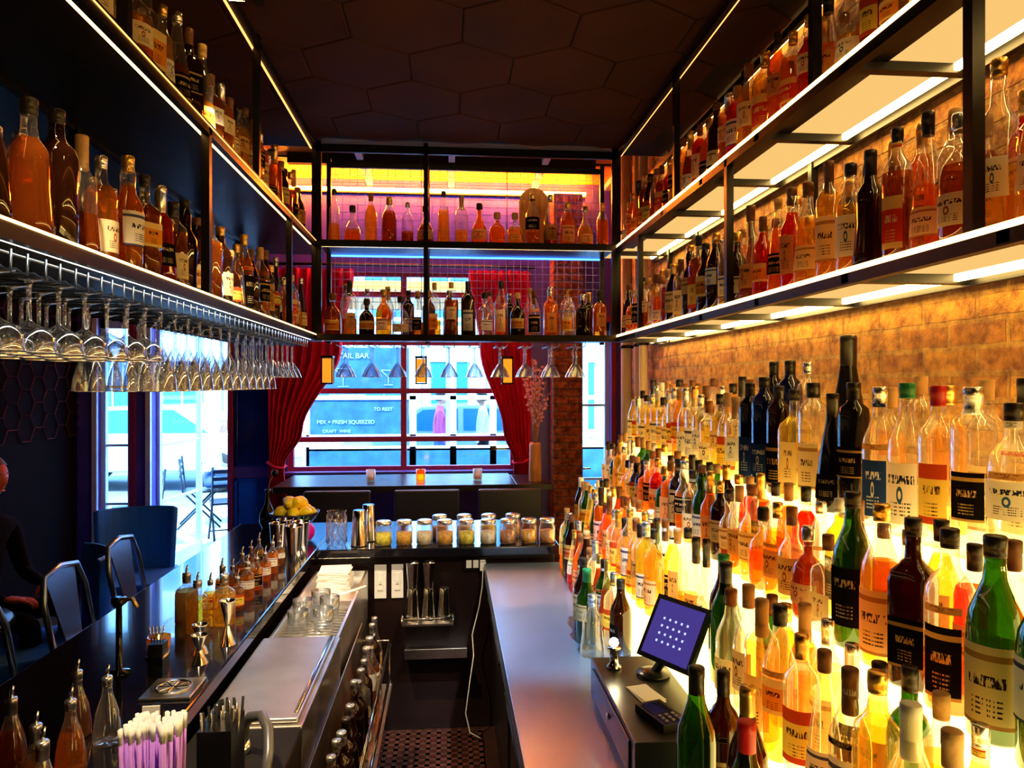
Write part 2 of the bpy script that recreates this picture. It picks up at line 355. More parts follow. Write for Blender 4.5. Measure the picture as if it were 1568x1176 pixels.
for iy in range(-5,14):
    for ix in range(-15,9):
        cx=ix*dx+(dx/2 if iy%2 else 0)+.05; cy=iy*dy+.1
        if cy<-.9 or cy>4.2 or cx>1.3 or cx<-2.9: continue
        vs=[]
        for (rr,zz) in((s*.992,3.112),(s*.988,3.105),(s*.965,3.102)):
            for k in range(6):
                a=pi/6+k*pi/3; vs.append((min(1.3,cx+rr*math.cos(a)),min(4.2,cy+rr*math.sin(a)),zz))
        fs=[]
        for q in range(2):
            for k in range(6): fs.append((q*6+k,(q+1)*6+k,(q+1)*6+(k+1)%6,q*6+(k+1)%6))
        fs.append(tuple(12+k for k in range(5,-1,-1)))
        mb.add(vs,fs,CEIL)
mb.build('ceiling')
mb=MB(); mb.box(XL,1.75,4.2,6.45,3.52,3.6,COPPER)
for xx in [-2.6,-2.0,-1.4,-.68,.02,.75,1.4]: mb.box(xx-.025,xx+.025,4.2,6.3,3.47,3.52,WHITEP)
for yy in (4.7,5.2,5.7): mb.box(XL,1.75,yy-.01,yy+.01,3.505,3.52,TABLE)
mb.build('ceiling_raised')
mb=MB(); mb.box(-1.5,1.2,6.24,6.27,3.41,3.435,LEDO); mb.box(-1.5,1.2,6.27,6.3,3.395,3.445,BLACK); mb.build('led_strip_light')
mb=MB(); mb.box(XL,XL+.02,-1.1,6.3,0,.14,BLACK); mb.build('baseboard_left')
mb=MB(); s2=.11
for iy in range(0,16):
    for ix in range(0,8):
        cy=3.9+iy*s2*1.5; cz=1.42+ix*s2*math.sqrt(3)+(s2*.866 if iy%2 else 0)
        if cz>2.5: continue
        pts_=[(XL+.012,cy+s2*math.cos(k*pi/3),cz+s2*math.sin(k*pi/3)) for k in range(7)]
        mb.tube(pts_,.006,LATT,4)
mb.build('wall_hex_lattice')

# ---------------------------------------------------------------- windows / doors
mb=MB(); wx0,wx1=-1.38,.585
zs=[1.0,1.27,1.69,2.11,2.53,2.72]
for i,z in enumerate(zs):
    t=.035 if i in(0,5) else .022
    mb.box(wx0,wx1,6.32,6.38,z-t,z+t,WINFR)
for x in (wx0+.02,-.395,wx1-.02): mb.box(x-.025,x+.025,6.322,6.378,1.0,2.72,WINFR)
mb.box(wx0,wx1,6.348,6.352,1.0,2.72,PANE)
mb.box(wx0-.05,wx1+.05,6.2,6.3,.97,1.0,WALLP)
mb.build('window_1')
mb=MB()
def glazed(mb,x0,x1,y0,y1,z0,z1,rows,cols,M=None,mat=WHITEP):
    fw=.04
    mb.box(x0,x0+fw,y0,y1,z0,z1,mat,M); mb.box(x1-fw,x1,y0,y1,z0,z1,mat,M)
    mb.box(x0,x1,y0,y1,z0,z0+.22,mat,M); mb.box(x0,x1,y0,y1,z1-.08,z1,mat,M)
    for i in range(1,rows): 
        z=z0+.22+(z1-.08-z0-.22)*i/rows; mb.box(x0,x1,y0+.008,y1-.008,z-.010,z+.010,mat,M)
    for i in range(1,cols):
        x=x0+(x1-x0)*i/cols; mb.box(x-.01,x+.01,y0+.008,y1-.008,z0,z1,mat,M)
    ym=(y0+y1)/2; mb.box(x0+.02,x1-.02,ym-.002,ym+.002,z0+.2,z1-.05,PANE,M)
glazed(mb,-2.93,-2.67,6.34,6.39,0.02,2.3,4,1); mb.build('window_2')
mb=MB(); M=T(-2.49,6.40,0,math.atan2(.8,.09)); glazed(mb,0,.8,-.02,.025,.02,2.28,4,1,M)
mb.tube([(.74,-.03,1.0),(.74,-.07,1.0),(.66,-.07,1.0)],.01,CHROME,8,M); mb.build('door_1')
mb=MB(); glazed(mb,1.145,1.43,6.34,6.39,0.02,2.3,3,1); mb.tube([(1.18,6.33,1.0),(1.18,6.29,1.0),(1.25,6.29,1.0)],.01,CHROME,8); mb.build('door_2')
mb=MB()
for (a,b) in((-2.5,-1.87),(-2.93,-2.67),(1.14,1.435)):
    mb.box(a-.04,a,6.27,6.3,0,2.34,WHITEP if a<1 else WINFR); mb.box(b,b+.04,6.27,6.3,0,2.34,WINFR); mb.box(a-.04,b+.04,6.27,6.3,2.3,2.35,WINFR)
mb.build('trim_2')
def curtain(name,xo,prof,y=6.15):
    mb=MB(); n=60
    rows=40; vs=[]
    for i in range(rows+1):
        z=2.72-(2.72-.25)*i/rows
        for k in range(len(prof)-1):
            if prof[k][0]>=z>=prof[k+1][0]:
                t=(prof[k][0]-z)/(prof[k][0]-prof[k+1][0]); t=t*t*(3-2*t); xi=prof[k][1]*(1-t)+prof[k+1][1]*t
        w=abs(xi-xo)
        for j in range(n+1):
            u=j/n; x=xo+(xi-xo)*u
            vs.append((x,y+.035*math.sin(u*2*pi*8+.6*math.sin(z*3))*(.5+.5*min(1,w/.5))+.01*math.sin(u*41+z*2),z))
    fs=[(i*(n+1)+j,i*(n+1)+j+1,(i+1)*(n+1)+j+1,(i+1)*(n+1)+j) for i in range(rows) for j in range(n)]
    mb.add(vs,fs,REDC,True)
    for k in range(len(prof)-1):
        if prof[k][2]: 
            z=prof[k][0]; xi=prof[k][1]
            mb.tube([(xo,y-.05,z+.04),((xo+xi)/2,y-.075,z),(xi,y-.05,z-.01),(xi,y+.04,z),((xo+xi)/2,y+.06,z+.01),(xo,y+.04,z+.04),(xo,y-.05,z+.04)],.012,REDC,8)
    return mb.build(name)
curtain('curtain',-1.50,[(2.72,-.80,0),(2.05,-.90,0),(1.35,-1.22,0),(1.06,-1.37,1),(.25,-1.30,0)])
curtain('curtain',.70,[(2.72,.16,0),(2.05,.26,0),(1.35,.46,0),(1.08,.55,1),(.25,.52,0)])
mb=MB(); mb.tube([(-1.56,6.17,2.76),(.75,6.17,2.76)],.014,BLACK,8); mb.tube([(-1.5,6.17,2.76),(-1.5,6.3,2.76)],.008,BLACK); mb.tube([(.7,6.17,2.76),(.7,6.3,2.76)],.008,BLACK); mb.build('curtain_rod')

# ---------------------------------------------------------------- bar structure
BT=.93; CT=.85
mb=MB()
mb.box(-1.22,-.655,-.6,4.34,BT-.045,BT,BARTOP); mb.box(-.655,.56,3.61,4.34,BT-.045,BT,BARTOP)
mb.box(-1.13,-.70,-.6,4.25,0,BT-.045,DKPANEL); mb.box(-.70,.54,3.67,4.25,0,BT-.045,DKPANEL)
mb.tube([(-1.2,-.5,.2),(-1.2,4.3,.2)],.018,CAP['gold'],10)
mb.build('bar_counter',bevel=.006)
mb=MB()
mb.box(-.652,-.385,1.93,2.60,.08,.85,STEELW)
mb.box(-.648,-.40,1.95,2.58,.85,.862,STEELL)
mb.tube([(-.41,1.97,.868),(-.41,2.56,.868)],.006,CHROME,8)
for y in (1.98,2.55): mb.box(-.64,-.60,y-.02,y+.02,0,.08,BLACK)
mb.box(-.66,-.62,1.93,2.60,0,.08,BLACK)
mb.build('ice_chest',bevel=.005)
mb=MB()
mb.box(-.652,-.40,2.62,3.60,.05,.60,STEELW)
for b in((-.652,-.64,2.62,3.60),(-.412,-.40,2.62,3.60),(-.64,-.412,2.62,2.635),(-.64,-.412,3.585,3.60),(-.64,-.412,3.1,3.11)): mb.box(*b,.60,.83,STEELL)
for i in range(14): mb.tube([(-.64,2.66+i*.033,.8),(-.412,2.66+i*.033,.8)],.003,CHROME,5)
mb.box(-.64,-.412,3.11,3.585,.78,.79,STEELL)
mb.build('sink_station',bevel=.003)
mb=MB(); mb.box(-.652,-.385,.5,1.92,.05,.845,DKPANEL); mb.box(-.652,-.385,.5,1.92,.845,.852,BLKRUB); mb.build('underbar_cabinet',bevel=.004)
mb=MB()
for z in(.47,.62): mb.tube([(-.26,1.7,z),(-.26,3.2,z)],.006,CHROME,6)
mb.box(-.383,-.25,1.7,3.2,.42,.43,STEELW); mb.box(-.384,-.38,1.7,3.2,.42,.7,STEELW)
for y in(1.7,3.2): mb.tube([(-.38,y,.62),(-.26,y,.62),(-.26,y,.43)],.006,CHROME,6)
mb.build('speed_rail')
row_obj('liquor_bottles',[(-.32,1.8+i*.095,.432) for i in range(15)],[('dark',5),('green',2),('brown',3),('black',3),('clear',2)],0,hr=(.28,.33),kinds=('round','wine','slim'),seg=14,lp=.5,capl=('black','silver','silver'))
mb=MB()
mb.box(.176,.63,-.6,3.60,CT-.035,CT,STEEL); mb.box(.176,.20,-.6,3.60,CT-.07,CT-.035,STEEL)
mb.box(.22,.63,-.6,3.60,.08,CT-.035,DKPANEL); mb.box(.63,1.29,-.6,3.95,0,CT-.035,DKPANEL)
for y in (.2,1.0,1.8,2.6,3.3):
    y2=min(y+.68,3.58)
    mb.box(.212,.22,y,y2,.14,.74,BLACK); mb.tube([(.19,y+.08,.70),(.19,y2-.05,.70)],.007,BLACK,6)
    for q in(y+.08,y2-.05): mb.tube([(.19,q,.70),(.215,q,.70)],.005,BLACK,6)
mb.build('back_bar_counter',bevel=.003)
mb=MB()
Z3,Z2,Z1=H-.745,H-.54,H-.333
mb.box(.62,1.29,-.3,3.72,.85,Z3-.012,STEP); mb.box(.615,.80,-.3,3.73,Z3-.012,Z3,STEP)
mb.box(.79,1.29,-.3,3.82,Z3-.012,Z2-.012,STEP); mb.box(.785,.96,-.3,3.83,Z2-.012,Z2,STEP)
mb.box(.95,1.29,-.3,3.95,Z2-.012,Z1-.012,STEP); mb.box(.945,1.29,-.3,3.96,Z1-.012,Z1,STEP)
mb.box(1.262,1.285,-.3,4.1,Z1,Z1+.015,LEDW)
mb.build('lit_bottle_display_steps')
mb=MB()
for i in range(11): mb.box(-.36+i*.05,-.34+i*.05,.2,3.6,0.005,.03,MAT)
for i in range(68): mb.box(-.36,.16,.2+i*.05,.22+i*.05,0.005,.03,MAT)
mb.build('rubber_floor_mat')

# ---------------------------------------------------------------- hanging shelves
S1,S2,S3=H+.272,H+.794,H+1.31
mb=MB()
xf,xb=-.73,-1.14
for z in(S1,S2): mb.box(xb,xf-.02,.2,4.40,z-.018,z,BLACK); mb.box(xf-.02,xf,.2,4.05,z-.03,z+.006,BLACK); mb.box(xb,xb+.02,.2,4.4,z-.03,z,BLACK)
mb.box(xf-.02,xf,.2,4.05,S3-.01,S3+.02,BLACK); mb.box(xb,xb+.02,.2,4.40,S3-.01,S3+.02,BLACK)
def post(mb,x,y,z0,z1): mb.box(x-.0125,x+.0125,y-.0125,y+.0125,z0,z1,BLACK)
for y,z0,z1 in((1.1,S1,3.1),(2.28,S1,S2),(2.86,S2,3.1),(3.43,S1,S2),(1.72,S2,3.1),(4.05,S1-.03,3.1)): post(mb,xf-.0125,y,z0,z1); post(mb,xb+.0125,y,z0,3.1)
mb.box(xb-.01,xb-.002,.2,4.4,S1,3.05,BLUEPAN)
mb.box(xf-.031,xf-.0205,.2,4.03,S1-.028,S1-.020,LEDC)
mb.box(xf-.0005,xf+.003,.2,4.03,S1-.001,S1+.0035,LEDL)
mb.box(xf-.0005,xf+.003,.2,4.03,S2-.006,S2-.003,LEDT)
mb.box(xf-.034,xf-.022,.2,4.03,S2-.026,S2-.019,LEDL)
mb.box(xf-.030,xf-.022,.2,4.03,S3-.016,S3-.011,LEDT)
mb.build('hanging_bottle_shelf')
mb=MB()
y0,y1=4.05,4.40; xe=.955
for z in(S1,S2): mb.box(xf,xe,y0,y1,z-.018,z,BLACK); mb.box(xf,xe,y0-.002,y0+.018,z-.03,z+.006,BLACK)
mb.box(xf,xe,y0,y0+.02,S3-.01,S3+.02,BLACK); mb.box(xf,xe,y1-.02,y1,S3-.01,S3+.02,BLACK)
for x in(xf+.0125,-.13,xe-.0125):
    post(mb,x,y0+.0125,S1-.03,3.1); post(mb,x,y1-.0125,S1-.03,3.1)
mb.box(xf,xe,y1-.012,y1-.004,S2-.028,S2-.019,LEDB2)
mb.box(xf,xe,y0+.022,y0+.030,S2-.028,S2-.019,LEDF)
mb.box(xf,xe,y0+.022,y0+.030,S3-.008,S3-.002,LEDF); mb.box(xf,xe,y0,y0+.018,S3-.022,S3-.01,BLACK)
k=int((xe-xf)/.045)
MESHM=P('wire_mesh',(.3,.28,.75),.35,.6)
for i in range(k+1): x=xf+i*.045; mb.box(x-.0012,x+.0012,y1+.002,y1+.0044,S1,S3,MESHM)
for i in range(24): z=S1+i*.045; mb.box(xf,xe,y1+.0044,y1+.0068,z-.0012,z+.0012,MESHM)
mb.build('hanging_bottle_shelf')
mb=MB(); mb.box(xf-.5,xe+.2,5.60,5.66,3.44,3.52,BLACK); mb.box(xf-.45,xe+.15,5.66,5.675,3.45,3.50,LEDB); mb.build('blue_wash_light')
mb=MB()
xf2,xb2=.955,1.285
for z in(S1+.008,S2):
    mb.box(xf2+.004,xb2,.2,4.40,z-.012,z,SHLIT); mb.box(xf2,xf2+.025,.2,4.05,z-.04,z-.012,BLACK); mb.box(xb2-.02,xb2,.2,4.4,z-.04,z-.012,BLACK)
    for i in range(8): y=.65+i*.5; mb.box(xf2,xb2,y,y+.03,z-.035,z-.012,BLACK)
    mb.box(xf2+.04,xf2+.10,.2,4.05,z-.016,z-.0125,BLACK)
    mb.box(xf2+.027,xf2+.037,.2,4.05,z-.020,z-.0125,LEDF)
    mb.box(xb2-.06,xb2-.045,.2,4.3,z-.03,z-.0125,LEDW)
    mb.box(xf2-.0005,xf2+.004,.2,4.05,z-.0118,z+.0005,LEDL)
mb.box(xf2,xf2+.02,.2,4.05,S3-.01,S3+.02,BLACK); mb.box(xf2+.024,xf2+.030,.2,4.05,S3-.005,S3+.0,LEDT)
mb.box(xf2+.3,xf2+.32,.2,4.4,S3-.01,S3+.02,BLACK)
mb.box(xf2+.32,xf2+.328,.2,4.3,S3-.005,S3+.003,LEDF)
for y,a,b in((1.25,S1,3.1),(2.42,S1,S2),(1.83,S2,3.1),(3.58,S1,S2),(3.0,S2,3.1),(4.06,S1-.03,3.1)): post(mb,xf2+.0125,y,a,b); post(mb,xb2-.0125,y,a,3.1 if b>3 else S2)
mb.build('hanging_bottle_shelf')
SPOTL=EM('spot_lens',(1,.75,.2),30)
def track(x,ys,tilt=.5):
    mb=MB(); mb.box(x-.015,x+.015,min(ys)-.3,max(ys)+.3,3.07,3.095,BLACK)
    for y in ys:
        M=T(x,y,3.0,0,tilt); mb.lathe([(.028,-.06),(.03,-.05),(.03,.04),(.015,.055)],BLACK,14,M); mb.lathe([(.0,-.061),(.024,-.061)],SPOTL,14,M,closed=False)
        mb.tube([(x,y,3.03),(x,y,3.08)],.006,BLACK)
    mb.build('track_light')
track(-.66,(1.1,2.28)); track(.60,(.9,1.6))  # right track and near left head are added to brighten the counters

def pts(x,y0,y1,z,st,jit=.008):
    out=[];y=y0
    while y<y1: out.append((x+random.uniform(-jit,jit),y,z)); y+=st*random.uniform(1,1.12)
    return out
lb=S1+.0005; ub=S2+.0005
row_obj('liquor_bottles',pts(-.80,.9,3.95,lb,.098),PAL_LEFT,-.5,seg=16,lp=.8)
row_obj('liquor_bottles',pts(-.93,.9,3.95,lb,.1),PAL_LEFT,-.5,seg=12,lp=.6)
row_obj('liquor_bottles',pts(-.80,1.0,3.95,ub,.095),PAL_WARM,-.5,seg=14,kinds=('round','square','squat','cone','wine','bell'))
row_obj('liquor_bottles',pts(-.93,1.0,3.95,ub,.1),PAL_WARM,-.5,seg=12)
row_obj('liquor_bottles',pts(1.015,.95,4.0,S1+.0085,.096),PAL_WARM,pi+.5,seg=16,hr=(.26,.34))
row_obj('liquor_bottles',pts(1.125,.98,4.2,S1+.0085,.1),PAL_WARM,pi+.5,seg=12,hr=(.28,.36))
row_obj('liquor_bottles',pts(1.015,.95,4.0,ub,.094),PAL_WARM,pi+.5,seg=16,hr=(.24,.31))
row_obj('liquor_bottles',pts(1.125,.98,4.2,ub,.1),PAL_WARM,pi+.5,seg=12,hr=(.26,.32))
mb=MB(); x=-.65
while x<.90:
    rnd_bottle(mb,x,4.15,ub,[('amber',5),('red',3),('gold',4),('brown',2)],-pi/2,14,(.23,.33),(.034,.044),('decant','round','squat','wine','bell','decant'),lp=.5); x+=.103
mb.build('liquor_bottles')
mb=MB(); x=-.66
while x<.90:
    rnd_bottle(mb,x,4.15,lb,[('dark',3),('clear',4),('amber',4),('brown',2)],-pi/2,14,(.25,.34),(.034,.042),('round','wine','square','slim','squat','bell'),labs=['cream','cream2','white','tan','orange','black']); x+=.096
mb.build('liquor_bottles')
mb=MB(); x=-.60
while x<.90:
    rnd_bottle(mb,x,4.28,lb,[('dark',4),('clear',3),('brown',2)],-pi/2,12,(.27,.33),(.034,.04),('round','wine','slim'),lp=.4); x+=.12
mb.build('liquor_bottles')
mb=MB(); mb.box(.42,.60,4.30,4.33,ub,ub+.30,WOODV); mb.lathe([(.09,0),(.09,.03)],WOODV,20,T(.51,4.33,ub+.30,0,pi/2)); mb.build('wooden_display_board',bevel=.008)

def hero(x,y,z,*a,**k):
    mb=MB(); bottle(mb,x,y,z,*a,**k); return mb.build('liquor_bottle')
def hrow(x,y0,y1,z,st,pal,rot=pi+.55,skip=None,**kw):
    y=y0
    while y<y1:
        if not(skip and skip[0]<y<skip[1]):
            mb=MB(); rnd_bottle(mb,x+random.uniform(-.005,.005),y,z+.0005,pal,rot,seg=20 if y<2.4 else 12,**kw); mb.build('liquor_bottle')
        y+=st*random.uniform(1,1.08)
LA=pi+.6
z=Z1+.0005
spec=[(1.0,'round','clear','cream2','cork',.30,.042),(1.10,'bell','clear','white','black',.31,.040),(1.2,'round','clear','white2','black',.31,.042),
(1.3,'tall','clear','black','silver',.33,.040),(1.4,'slim','clear','yellow','red',.34,.038),(1.5,'wine','clear','white2','green',.35,.040),(1.6,'wine','clear','blue','blue',.34,.040),
(1.71,'tall','black','black','black',.34,.038),(1.81,'cone','black','black2','black',.32,.042),(1.91,'tall','clear','cream','black',.34,.040),
(2.02,'square','pale','cream2','black',.33,.038),(2.12,'tall','dark','black','black',.33,.036),(2.22,'tall','blue','blue','black',.36,.040),(2.33,'tall','black','blue','black',.34,.036)]
for (y,k,l,la,c,h,r) in spec:
    hero(1.005,y,z,k,h,r,l,la,c if c!='blue' else 'silver',LA,seg=24,fill=.7)
hero(1.13,1.95,z,'cone',.50,.062,'black','cream2','black',LA,seg=24,lz=(.1,.3))
hero(1.13,2.3,z,'tall',.42,.04,'blue','blue','black',LA,seg=20); hero(1.13,2.42,z,'tall',.42,.036,'black','black','black',LA,seg=20)
hero(1.13,2.18,z,'tall',.41,.036,'brown','cream','silver',LA,seg=20)
WL=['white','white2','cream','yellow','cream2']; LC=('gold','cork','silver','brown','black','wood','white','black')
hrow(1.005,2.44,3.9,Z1,.084,PAL_CLEAR,kinds=('tall','slim','wine'),hr=(.27,.34),labs=WL,capl=LC)
hrow(1.10,2.54,3.9,Z1,.088,PAL_CLEAR,kinds=('tall','slim','wine'),hr=(.32,.38),labs=WL,capl=LC)
hrow(1.12,1.0,1.8,Z1,.10,PAL_CLEAR,kinds=('tall','slim','round'),hr=(.32,.37),labs=WL,capl=LC)
z=Z2+.0005
for (y,k,l,la,c,h,r) in [(.93,'wine','green','white','red',.32,.040),(1.03,'wine','green','cream','black',.32,.039),(1.13,'round','amber','black','black',.31,.039),(1.225,'square','dark','black','black',.31,.036),(1.32,'wine','gold','cream','gold',.32,.038),(1.42,'wine','green','black2','black',.33,.039)]:
    hero(.832,y,z,k,h,r,l,la,c,LA,seg=24)
hrow(.832,1.51,3.75,Z2,.078,PAL_TIER2,hr=(.21,.28),kinds=('square','round','squat','bulge','round'),rr=(.031,.037),rmax=.037)
hrow(.910,.92,3.78,Z2,.082,PAL_TIER2,hr=(.25,.30),kinds=('round','wine','slim'),rr=(.030,.035),rmax=.035,capl=LC)
hrow(.662,.9,1.66,Z3,.078,[('gold',5),('clear',4),('pale',4),('amber',2)],hr=(.27,.32),kinds=('round','wine','slim','cone'),labs=['yellow','cream','orange','white','yellow','cream2'],rmax=.0375,rr=(.033,.037),capl=LC)
hrow(.742,.94,3.6,Z3,.080,PAL_GOLD,hr=(.26,.31),kinds=('round','wine','slim','cone'),rmax=.035,rr=(.030,.035),skip=(1.68,1.95),capl=LC)
hero(.69,1.745,Z3+.0005,'wine',.31,.038,'green',None,'black',LA,seg=24)
hero(.73,1.86,Z3+.0005,'wine',.30,.038,'dark','black','green',LA,seg=24)
hrow(.662,2.28,3.65,Z3,.078,PAL_GOLD,hr=(.23,.30),kinds=('round','wine','slim','cone','bell'),labs=['cream','yellow','orange','white','cream2','tan'],rmax=.0375,rr=(.032,.037),capl=LC)
hrow(.570,2.36,3.55,CT,.082,[('dark',3),('brown',3),('red',2),('green',1),('amber',3),('clear',1)],hr=(.24,.31),kinds=('round','wine','cone'),rr=(.032,.038))
hero(.475,2.36,CT+.0005,'bell',.20,.040,'clear',None,'silver',LA); hero(.48,2.48,CT+.0005,'wine',.26,.038,'green','cream','green',LA); hero(.49,2.60,CT+.0005,'wine',.27,.036,'dark','cream','black',LA)
hero(.50,1.42,CT+.0005,'wine',.34,.040,'green',None,'black',LA,seg=24)
hero(.565,1.32,CT+.0005,'wine',.34,.038,'dark','cream2','gold',LA,seg=24)
hero(.52,1.22,CT+.0005,'wine',.32,.040,'green','white','red',LA,seg=24)
hero(.572,1.46,CT+.0005,'round',.31,.036,'dark','cream','black',LA,seg=24)

# ---------------------------------------------------------------- hanging glasses
mb=MB()
y=.75
while y<3.95:
    for q in(-.03,.03):
        mb.tube([(-.765,y+q,S1-.035),(-.765,y+q,S1-.075),(-.785,y+q,S1-.062),(-1.11,y+q,S1-.062),(-1.12,y+q,S1-.03)],.0025,WIRE,5)
    y+=.11
for xx in(-.79,-1.08): mb.tube([(xx,.6,S1-.036),(xx,3.98,S1-.036)],.004,WIRE,5)
mb.build('glass_hanging_rack')
mb=MB(); x=-.60
while x<.9:
    for q in(-.03,.03): mb.tube([(x+q,4.08,S1-.035),(x+q,4.08,S1-.055),(x+q,4.38,S1-.055),(x+q,4.38,S1-.02)],.0025,WIRE,5)
    x+=.15
mb.build('glass_hanging_rack')
def hglass(mb,x,y,z,kind):
    if kind=='coupe': pr=[(.034,0),(.034,-.003),(.008,-.008),(.0045,-.02),(.0045,-.085),(.012,-.092),(.035,-.105),(.047,-.125),(.050,-.150)]
    elif kind=='martini': pr=[(.036,0),(.036,-.003),(.008,-.008),(.0045,-.02),(.0045,-.095),(.012,-.105),(.036,-.140),(.052,-.178)]
    elif kind=='flute': pr=[(.032,0),(.032,-.003),(.006,-.01),(.004,-.02),(.004,-.10),(.012,-.115),(.024,-.15),(.030,-.19),(.032,-.235)]
    else: pr=[(.035,0),(.035,-.003),(.007,-.01),(.0045,-.02),(.0045,-.10),(.012,-.115),(.028,-.15),(.042,-.20),(.046,-.235)]
    M=T(x,y,z); mb.lathe(pr,WGLASS,18,M,closed=False)
    rr,rz=pr[-1]; mb.lathe([(rr,rz),(rr+.0012,rz-.001),(rr-.0012,rz-.002)],CHROME,18,M,closed=False)
mb=MB(); y=.75
while y<3.95:
    for j,x in enumerate((-.84,-.94,-1.04)):
        hglass(mb,x,y,S1-.058,'coupe' if y<2.15 else ('martini' if (y>3.4) else ('flute' if j==1 else 'wine')))
    y+=.11
mb.build('hanging_stemware')
mb=MB()
x=-.60
while x<.9:
    hglass(mb,x,4.20,S1-.052,'martini'); hglass(mb,x,4.31,S1-.052,'martini'); x+=.15
mb.build('hanging_stemware')

# ---------------------------------------------------------------- end bar items
def jar(x,y,fillm):
    mb=MB(); M=T(x,y,BT+.0005)
    mb.lathe([(.036,0),(.043,.006),(.043,.082),(.036,.095),(.036,.104)],GLASS,18,M)
    mb.lathe([(.039,.004),(.039,.062),(.001,.064)],fillm,16,M)
    mb.lathe([(.038,.103),(.0395,.105),(.0395,.120),(.034,.124),(.0,.124)],CAP['silver'],18,M,closed=False)
    mb.build('mason_jar')
FL=[P('jar_fill_a',(.95,.45,.08),.6,bump=.5,var=.4,vs=60),P('jar_fill_b',(.95,.8,.55),.6,bump=.5,var=.3,vs=60),P('jar_fill_c',(1,.75,.1),.6,bump=.5,var=.4,vs=60),P('jar_fill_d',(.5,.25,.1),.6,bump=.5,var=.4,vs=60)]
for i in range(9): jar(-.335+i*.106+random.uniform(-.006,.006),3.70+random.uniform(-.01,.01),FL[[2,0,1,0,2,1,3,0,3][i]])
for i in range(4): jar(-.05+i*.13,3.84,FL[i%4])
def tin(x,y,z,h=.17,r=.045,inv=False,name='shaker_tin'):
    mb=MB(); M=T(x,y,z+.0005) if not inv else T(x,y,z+.0005+h,0,pi)
    mb.lathe([(r*.68,0),(r*.72,.004),(r*.8,h*.3),(r,h*.97),(r*1.05,h),(r*.98,h*.99),(r*.66,.006),(0,.006)],CHROME,20,M,closed=False)
    mb.lathe([(0,0),(r*.68,0)],CHROME,20,M,closed=False); mb.build(name)
tin(-.455,3.70,BT,.18,.042,True); tin(-.42,3.81,BT,.19,.042,True)
mb=MB(); M=T(-.57,3.72,BT+.0005)
mb.lathe([(.045,0),(.05,.01),(.052,.15),(.046,.165),(.05,.175)],GLASS,20,M,closed=False)
for i in range(10):
    a=i*2*pi/10
    for k in range(2): mb.tube([(.0515*math.cos(a+t*.25*(1 if k else -1)),.0515*math.sin(a+t*.25*(1 if k else -1)),.015+t*.032) for t in range(5)],.0012,CHROME,4,M)
mb.build('mixing_glass')
mb=MB(); M=T(-.85,4.06,BT+.0005); BOWL=P('bowl_black_pattern',(.03,.02,.05),.25,var=.6,vs=30)
mb.lathe([(.05,0),(.055,.012),(.04,.02),(.09,.05),(.13,.10),(.135,.115),(.125,.11),(.085,.058),(0,.03)],BOWL,28,M,closed=False)
YEL=P('lemon_skin',(1,.72,.02),.4,bump=.3,bs=150)
for i in range(11):
    a=i*2.4; rr=.072 if i<7 else .03; zz=.115 if i<7 else .165
    L=M@T(rr*math.cos(a),rr*math.sin(a),zz,a,0,random.uniform(-.5,.5))
    pr=[(.001,-.048),(.008,-.044),(.024,-.03),(.034,-.008),(.034,.008),(.024,.03),(.008,.044),(.001,.049)]
    mb.lathe(pr,YEL,12,L@Matrix.Rotation(pi/2,4,'Y'))
mb.build('lemon_bowl')
mb=MB(); M=T(-.75,3.80,BT+.0005); PUR=P('purple_fruit',(.7,.01,.35),.4)
mb.ball((0,0,.055),(.057,.057,.055),PUR,16,M)
for k in range(7):
    a=k*.9; mb.tube([(.01*math.cos(a),.01*math.sin(a),.105),(.02*math.cos(a),.02*math.sin(a),.12),(.035*math.cos(a),.035*math.sin(a),.128)],[.004,.003,.001],CAP['green'],5,M)
mb.build('dragon_fruit')
mb=MB(); M=T(-1.03,4.20,BT+.0005)
mb.lathe([(.03,0),(.045,.03),(.045,.08),(.015,.14),(.012,.2),(.018,.22)],LIQ['black'],18,M)
mb.tube([(0,0,.2),(.01,0,.26),(.03,.0,.30)],.004,CAP['wood'],6,M); mb.ball((.04,0,.31),(.02,.015,.02),BLKPL,10,M); mb.build('bud_vase')
YF=3.668
for x in(-.345,-.26):
    mb=MB(); mb.box(x-.030,x+.030,YF-.008,YF-.001,.67,.84,WHITEPL)
    mb.box(x-.014,x+.014,YF-.012,YF-.008,.71,.80,PAPER); mb.box(x-.006,x+.006,YF-.018,YF-.012,.745,.765,WHITEPL); mb.build('light_switch',bevel=.003)
mb=MB(); mb.box(.07,.205,YF-.012,YF-.001,.80,.87,BLKPL)
for x in(.10,.135,.17): mb.box(x-.014,x+.014,YF-.016,YF-.012,.815,.855,WHITEPL)
mb.build('power_outlet',bevel=.003)
mb=MB(); mb.box(.155,.185,YF-.055,YF-.017,.81,.85,WHITEPL)
mb.tube([(.17,YF-.05,.82),(.165,YF-.08,.74),(.15,YF-.08,.64),(.115,YF-.08,.5),(.12,YF-.14,.42),(.10,YF-.17,.30),(.08,YF-.17,.15),(.10,YF-.18,.06),(.15,YF-.20,.04)],.0035,WHITEPL,6); mb.build('charger_cable')
mb=MB(); mb.box(-.23,.02,YF-.13,YF-.001,.565,.575,STEELW); mb.tube([(-.23,YF-.13,.60),(.02,YF-.13,.60)],.005,CHROME,6)
for x in(-.23,.02): mb.tube([(x,YF-.13,.60),(x,YF-.002,.60)],.005,CHROME,6); mb.tube([(x,YF-.13,.60),(x,YF-.13,.57)],.005,CHROME,6)
mb.build('tin_shelf')
for i in range(3): tin(-.18+i*.078,3.60,.575,.16,.036,True)
for x in(-.18,-.10): tin(x,3.60,.736,.13,.034,False)
